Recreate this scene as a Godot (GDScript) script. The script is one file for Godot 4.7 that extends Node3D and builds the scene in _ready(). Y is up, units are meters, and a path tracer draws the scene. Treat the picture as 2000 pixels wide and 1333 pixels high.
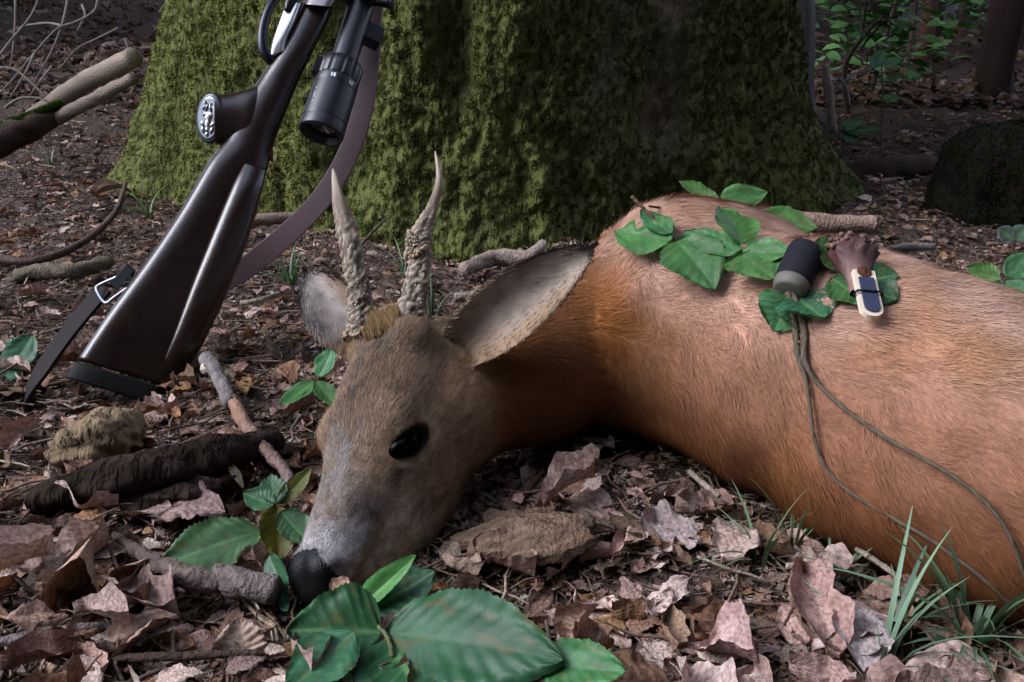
extends Node3D
# A roe buck laid out on the forest floor before a mossy trunk, a rifle leaning beside it. Units are metres.

var rng := RandomNumberGenerator.new()
var nz := FastNoiseLite.new()      # smooth noise, scaled by its argument
var nf := FastNoiseLite.new()      # fractal noise
var M := {}
var used := {}

# ------------------------------------------------------------------ mesh helper
class MB:
	var v := PackedVector3Array()
	var c := PackedColorArray()
	var ix := PackedInt32Array()
	var nn := PackedVector3Array()     # given normals, if any
	func vert(p: Vector3, col: Color) -> int:
		v.append(p); c.append(col)
		return v.size() - 1
	func tri(a: int, b: int, d: int) -> void:
		ix.append(a); ix.append(b); ix.append(d)
	func quad(a: int, b: int, d: int, e: int) -> void:
		ix.append(a); ix.append(b); ix.append(d); ix.append(a); ix.append(d); ix.append(e)
	func grid(first: int, rows: int, cols: int, wrap: bool) -> void:
		for i in rows - 1:
			for j in (cols if wrap else cols - 1):
				var k := (j + 1) % cols
				quad(first + i * cols + j, first + i * cols + k, first + (i + 1) * cols + k, first + (i + 1) * cols + j)
	func add(o: MB) -> void:
		var at := v.size()
		v.append_array(o.v); c.append_array(o.c)
		for i in o.ix: ix.append(i + at)
	func orient() -> void:
		var vol := 0.0
		for i in range(0, ix.size(), 3):
			vol += v[ix[i]].dot(v[ix[i + 1]].cross(v[ix[i + 2]]))
		if vol < 0.0:
			for i in range(0, ix.size(), 3):
				var k := ix[i + 1]; ix[i + 1] = ix[i + 2]; ix[i + 2] = k
	func normals() -> PackedVector3Array:
		var n := PackedVector3Array(); n.resize(v.size())
		for i in range(0, ix.size(), 3):
			var a := ix[i]; var b := ix[i + 1]; var d := ix[i + 2]
			var w := (v[b] - v[a]).cross(v[d] - v[a])
			n[a] += w; n[b] += w; n[d] += w
		for i in n.size():
			n[i] = n[i].normalized() if n[i].length_squared() > 1e-24 else Vector3.UP
		return n
	func flat() -> MB:
		var o := MB.new()
		for i in ix.size():
			o.v.append(v[ix[i]]); o.c.append(c[ix[i]]); o.ix.append(i)
		return o
	func mesh(mat: Material) -> ArrayMesh:
		var a := []; a.resize(Mesh.ARRAY_MAX)
		a[Mesh.ARRAY_VERTEX] = v
		a[Mesh.ARRAY_NORMAL] = nn if nn.size() == v.size() else normals()
		a[Mesh.ARRAY_COLOR] = c
		var r := PackedInt32Array(); r.resize(ix.size())
		for i in range(0, ix.size(), 3):
			r[i] = ix[i]; r[i + 1] = ix[i + 2]; r[i + 2] = ix[i + 1]
		a[Mesh.ARRAY_INDEX] = r
		var m := ArrayMesh.new()
		m.add_surface_from_arrays(Mesh.PRIMITIVE_TRIANGLES, a)
		m.surface_set_material(0, mat)
		return m

# ------------------------------------------------------------------ naming
func numbered(called: String) -> String:
	var k: int = used.get(called, 0)
	used[called] = k + 1
	return called if k == 0 else "%s_%03d" % [called, k]

func tag(o: Node, label: String, category: String, group := "", kind := "") -> void:
	if label: o.set_meta("label", label)
	if category: o.set_meta("category", category)
	if group: o.set_meta("group", group)
	if kind: o.set_meta("kind", kind)

func thing(called: String, at: Vector3, label: String, category: String, group := "") -> Node3D:
	var o := Node3D.new()
	o.name = numbered(called)
	o.position = at
	add_child(o, true)
	tag(o, label, category, group)
	return o

func part(called: String, m: Mesh, parent: Node3D, label := "", kind := "") -> MeshInstance3D:
	var o := MeshInstance3D.new()
	o.name = called
	o.mesh = m
	o.position = -base_of(parent)
	parent.add_child(o, true)
	tag(o, label, "", "", kind)
	return o

func base_of(n: Node3D) -> Vector3:        # meshes are written in place; a part is set back by its parents' places
	var p := Vector3.ZERO
	var q: Node = n
	while q is Node3D and q != self:
		p += (q as Node3D).position
		q = q.get_parent()
	return p

func whole(called: String, m: Mesh, label: String, category: String, group := "", kind := "") -> MeshInstance3D:
	var o := MeshInstance3D.new()
	o.name = numbered(called)
	o.mesh = m
	add_child(o, true)
	tag(o, label, category, group, kind)
	return o

func many(called: String, m: Mesh, where: Array, tints: PackedColorArray, label: String, category: String, kind := "stuff", parent: Node3D = null) -> MultiMeshInstance3D:
	var mm := MultiMesh.new()
	mm.transform_format = MultiMesh.TRANSFORM_3D
	mm.use_colors = true
	mm.mesh = m
	mm.instance_count = where.size()
	for i in where.size():
		mm.set_instance_transform(i, where[i])
		mm.set_instance_color(i, tints[i])
	var o := MultiMeshInstance3D.new()
	o.multimesh = mm
	if parent:
		o.name = called
		o.position = -base_of(parent)
		parent.add_child(o, true)
		tag(o, "", "", "", kind)
	else:
		o.name = numbered(called)
		add_child(o, true)
		tag(o, label, category, "", kind)
	return o

# ------------------------------------------------------------------ small maths
func rn(a: float, b: float) -> float: return rng.randf_range(a, b)
func n3(p: Vector3, s: float) -> float: return nz.get_noise_3dv(p * s)
func n2(x: float, z: float, s: float) -> float: return nz.get_noise_2d(x * s, z * s)
func lin(r: float, g: float, b: float) -> Color: return Color(r, g, b)
func srgb(r: float, g: float, b: float) -> Color: return Color(r / 255.0, g / 255.0, b / 255.0).srgb_to_linear()
func vary(c: Color, a: float) -> Color:
	var k := 1.0 + rn(-a, a)
	return Color(c.r * k * (1.0 + rn(-a, a) * .25), c.g * k, c.b * k * (1.0 + rn(-a, a) * .25))
func sm(a: float, b: float, x: float) -> float:
	return smoothstep(a, b, x)

func mat(called: String, rough: float, spec := .5, extra := {}) -> StandardMaterial3D:
	var m := StandardMaterial3D.new()
	m.resource_name = called
	m.vertex_color_use_as_albedo = true
	m.roughness = rough
	m.metallic_specular = spec
	for k in extra: m.set(k, extra[k])
	M[called] = m
	return m

func noise_tex(freq: float, oct: int, sd: int, size := 512) -> NoiseTexture2D:
	var t := NoiseTexture2D.new()
	t.width = size; t.height = size; t.seamless = true
	var n := FastNoiseLite.new()
	n.seed = sd; n.frequency = freq; n.fractal_octaves = oct
	n.noise_type = FastNoiseLite.TYPE_SIMPLEX_SMOOTH
	t.noise = n
	return t

func ground_y(x: float, z: float) -> float:
	var back := maxf(0.0, -z - 2.0)
	return .014 * n2(x, z, 4.0) + .008 * n2(x + 9.0, z, 13.0) + .004 * n2(x, z + 5.0, 41.0) \
		+ (.05 * n2(x - 3.0, z, .5) * minf(back, 3.0)) + .11 * back * back / (back + 1.2) + .05 * sm(-.5, -2.5, x) * sm(-1.5, -3.0, z)

func gd(p: Vector3, lift := 0.0) -> Vector3: return Vector3(p.x, ground_y(p.x, p.z) + lift, p.z)

# path through points (Catmull-Rom) with radii
func smooth_path(pts: Array, rad: Array, per: int) -> Array:
	var op: Array[Vector3] = []
	var orr: Array[float] = []
	var n := pts.size()
	for i in n - 1:
		var a: Vector3 = pts[maxi(i - 1, 0)]
		var b: Vector3 = pts[i]
		var c: Vector3 = pts[i + 1]
		var d: Vector3 = pts[mini(i + 2, n - 1)]
		for k in per:
			var t := float(k) / per
			op.append(b.cubic_interpolate(c, a, d, t))
			orr.append(lerpf(rad[i], rad[i + 1], t))
	op.append(pts[n - 1]); orr.append(rad[n - 1])
	return [op, orr]

# round tube; bump > 0 roughens it
var stretch := Vector3.ONE
func tube(mb: MB, pts: Array, rad: Array, sides: int, ca: Color, cb: Color, bump := 0.0, bscale := 60.0, flat_to := Vector3.ZERO, flat_by := 1.0) -> void:
	var first := mb.v.size()
	var n := pts.size()
	var up := Vector3(.31, .9, .27)
	for i in n:
		var d: Vector3 = (pts[mini(i + 1, n - 1)] - pts[maxi(i - 1, 0)]).normalized()
		var u := (flat_to if flat_to != Vector3.ZERO else up)
		u = (u - d * u.dot(d)).normalized()
		if flat_to == Vector3.ZERO: up = u
		var w := d.cross(u)
		for j in sides:
			var a := TAU * j / sides
			var r: float = rad[i]
			var o := u * cos(a) * flat_by + w * sin(a)
			var p: Vector3 = pts[i] + o * r
			var g := n3(p * stretch, bscale)
			if bump > 0.0: p += o * r * bump * g
			var col := ca.lerp(cb, float(i) / (n - 1))
			col = col * (1.0 + .45 * g * minf(1.0, bump * 6.0))
			mb.vert(p, col)
	mb.grid(first, n, sides, true)
	var s := mb.vert(pts[0], ca); var e := mb.vert(pts[n - 1], cb)
	for j in sides:
		mb.tri(s, first + (j + 1) % sides, first + j)
		mb.tri(e, first + (n - 1) * sides + j, first + (n - 1) * sides + (j + 1) % sides)

func tube_mesh(pts: Array, rad: Array, sides: int, ca: Color, cb: Color, m: Material, bump := 0.0, bscale := 60.0, per := 5) -> ArrayMesh:
	var s := smooth_path(pts, rad, per)
	var mb := MB.new()
	tube(mb, s[0], s[1], sides, ca, cb, bump, bscale)
	mb.orient()
	return mb.mesh(m)

# sections: [centre, half-axis u, half-axis v, exponent]; smooth between them
func loft(mb: MB, secs: Array, per: int, sides: int, col: Color, bump := 0.0) -> void:
	var first := mb.v.size()
	var rows := 0
	var n := secs.size()
	for i in n - 1:
		for k in (per if i < n - 2 else per + 1):
			var t := float(k) / per
			var s0: Array = secs[maxi(i - 1, 0)]; var s1: Array = secs[i]; var s2: Array = secs[i + 1]; var s3: Array = secs[mini(i + 2, n - 1)]
			var c: Vector3 = s1[0].cubic_interpolate(s2[0], s0[0], s3[0], t)
			var u: Vector3 = s1[1].cubic_interpolate(s2[1], s0[1], s3[1], t)
			var w: Vector3 = s1[2].cubic_interpolate(s2[2], s0[2], s3[2], t)
			var e: float = lerpf(s1[3], s2[3], t)
			for j in sides:
				var a := TAU * j / sides
				var x := signf(cos(a)) * pow(absf(cos(a)), 2.0 / e)
				var y := signf(sin(a)) * pow(absf(sin(a)), 2.0 / e)
				var p := c + u * x + w * y
				mb.vert(p, col * (1.0 + bump * n3(p * Vector3(1, .35, 1), 260.0)))
			rows += 1
	mb.grid(first, rows, sides, true)
	var s := mb.vert(secs[0][0], col); var e2 := mb.vert(secs[n - 1][0], col)
	for j in sides:
		mb.tri(s, first + (j + 1) % sides, first + j)
		mb.tri(e2, first + (rows - 1) * sides + j, first + (rows - 1) * sides + (j + 1) % sides)

func loft_mesh(secs: Array, per: int, sides: int, col: Color, m: Material, bump := 0.0) -> ArrayMesh:
	var mb := MB.new()
	loft(mb, secs, per, sides, col, bump)
	mb.orient()
	return mb.mesh(m)

# solid of revolution along an axis: prof = [[along, radius], ...]
func lathe(a: Vector3, axis: Vector3, prof: Array, sides: int, col: Color, m: Material) -> ArrayMesh:
	var mb := MB.new()
	var d := axis.normalized()
	var u := (Vector3(.2, .3, 1) - d * d.dot(Vector3(.2, .3, 1))).normalized()
	var w := d.cross(u)
	for q in prof:
		for j in sides:
			var t := TAU * j / sides
			mb.vert(a + d * q[0] + (u * cos(t) + w * sin(t)) * q[1], col)
	mb.grid(0, prof.size(), sides, true)
	mb.orient()
	return mb.mesh(m)

func ball(mb: MB, c: Vector3, r: Vector3, b: Basis, col: Color, nu := 10, nv := 6) -> void:
	var first := mb.v.size()
	for i in nv + 1:
		var a := PI * i / nv
		for j in nu:
			var t := TAU * j / nu
			mb.vert(c + b * (Vector3(sin(a) * cos(t), cos(a), sin(a) * sin(t)) * r), col)
	mb.grid(first, nv + 1, nu, true)

# box whose faces do not share vertices
func box(mb: MB, c: Vector3, u: Vector3, w: Vector3, d: Vector3, col: Color) -> void:
	for f in [[u, w, d], [-u, d, w], [w, d, u], [-w, u, d], [d, u, w], [-d, w, u]]:
		var k := mb.vert(c + f[0] + f[1] + f[2], col)
		mb.vert(c + f[0] - f[1] + f[2], col)
		mb.vert(c + f[0] - f[1] - f[2], col)
		mb.vert(c + f[0] + f[1] - f[2], col)
		mb.quad(k, k + 3, k + 2, k + 1)

# flat strap along a path; side = direction across it
func strap(pts: Array, side: Array, half: float, thick: float, per: int, cf: Color, cb: Color, m: Material) -> ArrayMesh:
	var hs := []; hs.resize(pts.size()); hs.fill(half)
	var s := smooth_path(pts, hs, per)
	var q := smooth_path(side, hs, per)
	var mb := MB.new()
	var n: int = s[0].size()
	for i in n:
		var p: Vector3 = s[0][i]
		var d: Vector3 = (s[0][mini(i + 1, n - 1)] - s[0][maxi(i - 1, 0)]).normalized()
		var w: Vector3 = q[0][i]
		w = (w - d * w.dot(d)).normalized()
		var t := w.cross(d)
		for k in [[-1.0, -.8], [-.94, -1.0], [.94, -1.0], [1.0, -.8], [1.0, .8], [.94, 1.0], [.82, .8], [-.82, .8], [-.94, 1.0], [-1.0, .8]]:
			mb.vert(p + w * half * k[0] + t * thick * k[1], cf if k[1] > 0 else cb)
	mb.grid(0, n, 10, true)
	for e in [0, (n - 1) * 10]:
		for j in range(1, 9): mb.tri(e, e + j, e + j + 1)
	mb.orient()
	return mb.mesh(m)

# a leaf from its stalk end to its tip; nrm is its upper side
func leaf(mb: MB, base: Vector3, tip: Vector3, nrm: Vector3, width: float, o := {}) -> void:
	var nu: int = o.get("nu", 16); var nv: int = o.get("nv", 10)
	var curl: float = o.get("curl", .05); var fold: float = o.get("fold", .1); var pleat: float = o.get("pleat", .01)
	var wave: float = o.get("wave", .02); var jag: float = o.get("jag", .03); var veins: int = o.get("veins", 7); var spots: float = o.get("spots", 0.0); var ragged: float = o.get("ragged", .06)
	var col: Color = o.get("col", lin(.06, .14, .04)); var vein: Color = o.get("vein", col * 1.6)
	var fat: float = o.get("fat", .8); var twist: float = o.get("twist", 0.0); var roll: float = o.get("roll", 0.0)
	var bite: float = o.get("bite", 0.0); var bite_at: float = o.get("bite_at", .5); var sd: float = o.get("seed", 0.0)
	var L := tip - base
	var ln := L.length()
	var d := L / ln
	var n := (nrm - d * nrm.dot(d)).normalized()
	var sd_dir := d.cross(n)
	var first := mb.v.size()
	for i in nu + 1:
		var t := float(i) / nu
		var wd := pow(maxf(sin(PI * pow(t, fat)), 0.0), .72) * width * .5
		wd *= 1.0 + jag * (1.0 if (i % 2) else -1.0) + ragged * nz.get_noise_2d(t * 5.5, sd * 3.7)
		var c := base + d * ln * t + n * (curl * ln * (4.0 * t * (1.0 - t)) )
		for j in nv + 1:
			var s := 2.0 * j / nv - 1.0
			var w2 := wd
			if bite > 0.0 and s > 0.0: w2 *= 1.0 - bite * exp(-pow((t - bite_at) / .11, 2.0))
			if bite < 0.0 and s < 0.0: w2 *= 1.0 + bite * exp(-pow((t - bite_at) / .11, 2.0))
			var ph := (t * 1.06 - absf(s) * .22 + .012 * signf(s) + .02 * nz.get_noise_2d(t * 6.0, sd + signf(s))) * veins
			var e := absf(s)
			var h := fold * wd * e + pleat * width * cos(TAU * ph) * e * (1.0 - .3 * e) + wave * width * e * e * nz.get_noise_2d(t * 2.2 + sd * 9.1, s * 1.2) * 1.6 \
				+ twist * s * width * (t - .5) + roll * width * s * s * (.4 + t)
			var k := 1.0 - .25 * clampf(roll, 0.0, 1.0) * e
			var p := c + sd_dir * s * w2 * k + n * h
			var fr := ph - floorf(ph)
			var line := maxf(0.0, 1.0 - minf(fr, 1.0 - fr) * 9.0) * .55
			if e < .07: line = 1.0
			var q := col.lerp(vein, line) * (1.0 + .22 * nz.get_noise_2d(t * 9.0 + sd * 5.0, s * 5.0) + .25 * nz.get_noise_2d(t * 2.0 - sd * 5.0, s * 1.1))
			if spots > 0.0: q = q.lerp(lin(.10, .07, .02), clampf((nz.get_noise_2d(t * 4.0 + sd * 13.0, s * 2.6 + sd) - .55) * 5.0, 0.0, .45) * spots)
			mb.vert(p, q)
	mb.grid(first, nu + 1, nv + 1, false)

# ------------------------------------------------------------------ the deer's shape
var bones: Array = [[Vector3(-0.0447,0.0679,-0.6439),0.0439,Vector3(0.0175,0.0719,-0.7039),0.0490],[Vector3(0.0175,0.0719,-0.7039),0.0490,Vector3(0.0933,0.0880,-0.7630),0.0700],[Vector3(0.0933,0.0880,-0.7630),0.0700,Vector3(0.1520,0.1195,-0.7638),0.0829],[Vector3(0.1520,0.1195,-0.7638),0.0829,Vector3(0.2053,0.1297,-0.7781),0.0700],[Vector3(0.0933,0.0880,-0.7630),0.0700,Vector3(0.1752,0.0939,-0.7332),0.0921],[Vector3(0.1752,0.0939,-0.7332),0.0921,Vector3(0.2419,0.0946,-0.6483),0.0960],[Vector3(0.2419,0.0946,-0.6483),0.0960,Vector3(0.2972,0.0841,-0.5860),0.0973],[Vector3(0.2972,0.0841,-0.5860),0.0973,Vector3(0.3456,0.0773,-0.5356),0.0974],[Vector3(0.3456,0.0773,-0.5356),0.0974,Vector3(0.4600,0.0880,-0.4500),0.1020],[Vector3(0.4600,0.0880,-0.4500),0.1020,Vector3(0.6000,0.0920,-0.3600),0.1050]]
var hc := Vector3(-0.0981,0.1339,-0.6286)                  # crown of the head
var hn := Vector3(-0.1406,0.0339,-0.4666)                 # top of the muzzle's end
var hF: Vector3
var hU: Vector3
var hR: Vector3
var kz := PackedFloat32Array([-4, -2, 0, 3, 6.5, 9, 12, 15, 17.5, 19.2])
var kt := PackedFloat32Array([-3.6, -1.0, .1, .9, .7, .1, -.35, -.55, -.7, -1.5])
var kb := PackedFloat32Array([-7.2, -8.2, -8.9, -9.9, -10.7, -10.9, -10.0, -8.3, -6.4, -4.7])
var kw := PackedFloat32Array([2.3, 3.1, 3.7, 4.1, 4.15, 3.85, 3.05, 2.6, 2.35, 1.75])
var kj := PackedFloat32Array([2.0, 2.3, 2.7, 3.1, 3.3, 3.1, 2.6, 2.15, 1.8, 1.2])

func key(a: PackedFloat32Array, z: float) -> float:
	if z <= kz[0]: return a[0]
	for i in kz.size() - 1:
		if z < kz[i + 1]:
			var t := (z - kz[i]) / (kz[i + 1] - kz[i])
			return lerpf(a[i], a[i + 1], t * t * (3.0 - 2.0 * t) * .5 + t * .5)
	return a[a.size() - 1]

func head_local(p: Vector3) -> Vector3:     # cm: x towards the deer's left, y up from the skull, z towards the nose
	var q := p - hc
	return Vector3(q.dot(hR), q.dot(hU), q.dot(hF)) * 100.0
func head_world(x: float, y: float, z: float) -> Vector3: return hc + (hR * x + hU * y + hF * z) * .01

func smin(a: float, b: float, k: float) -> float:
	var h := maxf(k - absf(a - b), 0.0) / k
	return minf(a, b) - h * h * k * .25

func eye_at(q: Vector3, x: float) -> Vector3:       # in the eye's own axes, the slit along z
	var dy := q.y + 2.85; var dz := q.z - 8.5
	return Vector3(absf(q.x) - x, (dy * .87 - dz * .5) * 1.3, (dz * .87 + dy * .5) * .72)

func sd_head(p: Vector3) -> float:
	var q := head_local(p)
	var z := clampf(q.z, -4.0, 19.2)
	var yt := key(kt, z); var yb := key(kb, z)
	var yc := (yt + yb) * .5; var h := (yt - yb) * .5
	var t := (q.y - yc) / h
	var w := lerpf(key(kj, z), key(kw, z), sm(-1.0, .45, t))
	var g := pow(pow(absf(q.x / w), 2.35) + pow(absf(t), 2.35), 1.0 / 2.35)
	var d := (g - 1.0) * minf(w, h)
	var over := absf(q.z - z)
	if over > 0.0: d = sqrt(pow(maxf(d + .9, 0.0), 2.0) + over * over) - .9 if d > -.9 else over - .9
	var ax := absf(q.x)
	d = smin(d, Vector3(ax - 2.9, q.y + 1.6, q.z - 7.4).length() - 1.35, 1.6)          # brow
	d = smin(d, Vector3(ax - 2.3, q.y + 1.0, q.z - .2).length() - 1.6, .8)             # pedicle
	d = smin(d, (Vector3(ax - 2.6, q.y + 6.4, q.z - 3.2) * Vector3(1, .75, .7)).length() - 1.9, 1.5)   # jaw muscle
	d = smin(d, (Vector3(ax - .95, q.y + 1.9, q.z - 18.1)).length() - 1.15, .8)         # nostril wing
	d = -smin(-d, eye_at(q, 4.72).length() - 1.2, .5)     # eye socket
	var ey := eye_at(q, 3.95)
	d = smin(d, Vector2(Vector2(ey.y, ey.z).length() - 1.24, ey.x).length() - (.20 + .14 * sm(-.2, .6, ey.y)) + .5 * sm(.2, 1.0, ey.z), .35)      # lids
	d = -smin(-d, (Vector3(ax - 2.25, q.y + 2.4, q.z - 18.3) * Vector3(1, .62, .9)).length() - .55, .2)    # nostril
	d = -smin(-d, (Vector3(ax - 3.6, q.y + 3.6, q.z - 11.2) * Vector3(1, 1.2, .6)).length() - .5, .5)      # gland before the eye
	d += .12 * sm(14.0, 17.0, q.z) * exp(-pow((q.y - lerpf(-4.2, -3.5, (q.z - 13.0) / 6.0)) / .22, 2.0))     # mouth line
	return d * .01

func sd_body(p: Vector3) -> float:
	var m := 1.0
	for b in bones:
		var a: Vector3 = b[0]
		var ab: Vector3 = b[2] - a
		var t := clampf((p - a).dot(ab) / ab.length_squared(), 0.0, 1.0)
		var d: float = (p - a - ab * t).length() - lerpf(b[1], b[3], t)
		var h := maxf(.035 - absf(m - d), 0.0) / .035
		m = minf(m, d) - h * h * .00875
	return m

func sd_all(p: Vector3) -> float:
	return smin(sd_head(p), sd_body(p), .03)

func sd_torso(p: Vector3) -> float:
	return sd_body(p) + .0018 * n3(p, 22.0) + .0055 * n3(p, 8.0)

# surface nets over a grid; blocks that the surface cannot reach are skipped
func nets(mb: MB, lo: Vector3, hi: Vector3, cell: float, which: int, cut: Callable) -> void:
	var n := Vector3i(((hi - lo) / cell).ceil())
	n = Vector3i((n.x + 3) / 4 * 4, (n.y + 3) / 4 * 4, (n.z + 3) / 4 * 4)
	var sx := n.x + 1; var sy := n.y + 1
	var val := PackedFloat32Array(); val.resize(sx * sy * (n.z + 1)); val.fill(99.0)
	var idx := PackedInt32Array(); idx.resize(val.size()); idx.fill(-1)
	var live: Array[Vector3i] = []
	for bz in n.z / 4:
		for by in n.y / 4:
			for bx in n.x / 4:
				var mid := lo + Vector3(bx * 4 + 2, by * 4 + 2, bz * 4 + 2) * cell
				var f := sd_all(mid) if which == 0 else sd_torso(mid)
				if absf(f) > cell * 2.0 * 1.9: continue
				live.append(Vector3i(bx, by, bz) * 4)
	for b in live:
		for z in range(b.z, b.z + 5):
			for y in range(b.y, b.y + 5):
				for x in range(b.x, b.x + 5):
					var k := x + sx * (y + sy * z)
					if val[k] == 99.0:
						var p := lo + Vector3(x, y, z) * cell
						val[k] = sd_all(p) if which == 0 else sd_torso(p)
	var off := PackedInt32Array([0, 1, sx, sx + 1, sx * sy, sx * sy + 1, sx * sy + sx, sx * sy + sx + 1])
	var cells: Array[Vector3i] = []
	for b in live:
		for z in range(b.z, b.z + 4):
			for y in range(b.y, b.y + 4):
				for x in range(b.x, b.x + 4):
					var k := x + sx * (y + sy * z)
					var s := Vector3.ZERO; var cnt := 0
					var neg := 0
					for o in 8: neg += 1 if val[k + off[o]] < 0.0 else 0
					if neg == 0 or neg == 8: continue
					for e in 12:
						var a := 0; var d := 0
						if e < 4: a = e * 2; d = a + 1
						elif e < 8: a = ((e - 4) >> 1) * 4 + ((e - 4) & 1); d = a + 2
						else: a = e - 8; d = a + 4
						var va := val[k + off[a]]; var vd := val[k + off[d]]
						if (va < 0.0) == (vd < 0.0): continue
						var t := va / (va - vd)
						var pa := Vector3(a & 1, (a >> 1) & 1, a >> 2); var pd := Vector3(d & 1, (d >> 1) & 1, d >> 2)
						s += pa.lerp(pd, t); cnt += 1
					idx[k] = mb.vert(lo + (Vector3(x, y, z) + s / cnt) * cell, Color.WHITE)
					cells.append(Vector3i(x, y, z))
	var st := [1, sx, sx * sy]
	for c in cells:
		var k := c.x + sx * (c.y + sy * c.z)
		for ax in 3:
			var k2: int = k + st[ax]
			if (val[k] < 0.0) == (val[k2] < 0.0): continue
			var u: int = st[(ax + 1) % 3]; var w: int = st[(ax + 2) % 3]
			if k - u - w < 0: continue
			var i0 := idx[k]; var i1 := idx[k - u]; var i2 := idx[k - u - w]; var i3 := idx[k - w]
			if i0 < 0 or i1 < 0 or i2 < 0 or i3 < 0: continue
			if cut.call(mb.v[i0]): continue
			if val[k] < 0.0: mb.quad(i0, i1, i2, i3)
			else: mb.quad(i3, i2, i1, i0)

func head_share(p: Vector3) -> float:
	return 1.0 - sm(-.012, .02, sd_head(p) - sd_body(p))

func deer_color(p: Vector3) -> Color:
	# torso: back paler and pinker, partly light painted in, redder low on the flank
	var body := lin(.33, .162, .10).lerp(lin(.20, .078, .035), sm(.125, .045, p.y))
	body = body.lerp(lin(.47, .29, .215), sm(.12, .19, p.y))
	var mott := nf.get_noise_3dv(p * 9.0)
	body = body.lerp(lin(.34, .14, .045), clampf(mott * 1.1, 0.0, .55))
	body *= 1.0 + .13 * nz.get_noise_3d(p.dot(Vector3(.62, -.34, .42)) * 22.0, p.dot(Vector3(.5, .8, .2)) * 75.0, p.dot(Vector3(-.5, 0, .8)) * 75.0)
	var pre := 1.0 - sm(.025, .075, p.distance_to(Vector3(0.0713,0.1142,-0.7087)))      # chestnut before the shoulder
	body = body.lerp(lin(.30, .105, .022), pre * .85)
	var dark1 := 1.0 - sm(.006, .03, p.distance_to(Vector3(0.2821,0.1636,-0.5044)))
	body = body.lerp(lin(.30, .145, .06), dark1 * .5)
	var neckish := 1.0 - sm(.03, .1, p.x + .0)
	body = body.lerp(lin(.14, .060, .026), neckish)  # neck's own brown, deepened for shade cast by head and ear
	# head
	var q := head_local(p)
	var ax := absf(q.x)
	var face := lin(.195, .13, .084)
	var n := nz.get_noise_3d(q.x * 2.4, q.y * 2.4, q.z * .8) * .7 + nf.get_noise_3dv(p * 60.0) * .6
	var crown := exp(-pow((q.x - .4) / 2.7, 2.0)) * sm(-2.0, 1.0, q.z) * sm(11.0, 7.5, q.z)
	face = face.lerp(lin(.048, .038, .034), crown * clampf(.62 + n * 1.6, 0.0, 1.0))
	var bridge := exp(-pow(q.x / 1.9, 4.0)) * sm(7.0, 9.5, q.z) * sm(-4.0, -1.5, q.y)
	face = face.lerp(lin(.135, .118, .112), bridge * clampf(.75 + n, 0.0, 1.0))
	var band := sm(11.5, 13.5, q.z) * sm(17.0, 15.5, q.z) * sm(1.2, 2.2, ax) * sm(-4.2, -3.0, q.y)
	face = face.lerp(lin(.065, .055, .05), band * .85)
	var pale := sm(13.6, 17.0, q.z + n * .8) * sm(-3.6, -2.0, q.y)
	face = face.lerp(lin(.235, .215, .21), pale)
	var chin := sm(10.5, 13.0, q.z) * sm(-3.7, -4.4, q.y)
	face = face.lerp(lin(.28, .22, .15), chin)
	var cheek := sm(1.5, 3.0, ax) * sm(-2.5, -4.5, q.y) * sm(12.0, 9.0, q.z)
	face = face.lerp(lin(.23, .145, .085), cheek * .8)
	var gland := exp(-(Vector3(ax - 3.6, q.y + 3.5, q.z - 11.0) * Vector3(.5, 1.3, .7)).length_squared())
	face = face.lerp(lin(.07, .055, .04), gland * .8)
	var ring := exp(-pow((eye_at(q, 4.3).length() - 1.9) / .4, 2.0))
	face = face.lerp(lin(.33, .25, .18), ring * .55 * sm(-2.6, -3.4, q.y))
	var rim := 1.0 - sm(1.2, 1.6, eye_at(q, 4.3).length())
	face = face.lerp(lin(.008, .0075, .007), rim)
	face *= 1.0 + .6 * n + .35 * nz.get_noise_3d(q.x * 6.0, q.y * 6.0, q.z * 2.2)
	var snout := nose_share(p)
	face = face.lerp(lin(.0065, .0062, .0065), snout)
	return body.lerp(face, head_share(p))

func nose_share(p: Vector3) -> float:
	var q := head_local(p)
	if q.z < 15.0 or absf(q.x) > 3.2: return 0.0
	var edge := 17.5 + 1.0 * maxf(0.0, absf(q.x) - 1.0)
	if q.y < -1.3: edge += .25 * sm(-1.3, -2.2, q.y)
	if q.y < -4.2: edge = 30.0
	return sm(edge - .5, edge - .1, q.z + n3(p, 300.0) * .15)

func is_nose(p: Vector3) -> bool:
	var q := head_local(p)
	if q.z < 16.0: return false
	return nose_share(p) > .9

func flow(p: Vector3, n: Vector3) -> Vector3:
	var h := head_share(p)
	var back := Vector3(.62, -.34, .42)
	if p.x < .2: back = back.lerp(Vector3(.75, -.3, -.2), sm(.2, .02, p.x))
	var d := back.lerp(-hF + hR * .25 * signf((p - hc).dot(hR)), h)
	d += Vector3(n3(p, 30.0), n3(p + Vector3(7, 0, 0), 30.0), n3(p + Vector3(0, 7, 0), 30.0)) * .5
	d -= n * d.dot(n)
	return d.normalized()

func hair(fur: MB, p: Vector3, d: Vector3, n: Vector3, ln: float, wd: float, lift: float, col: Color) -> void:
	var s := d.cross(n).normalized() * wd
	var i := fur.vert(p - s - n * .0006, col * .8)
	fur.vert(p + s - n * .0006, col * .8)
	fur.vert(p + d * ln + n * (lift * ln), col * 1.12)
	fur.tri(i, i + 1, i + 2)
	for k in 3: fur.nn.append((n + d * .15 * (k - 1)).normalized())

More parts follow.
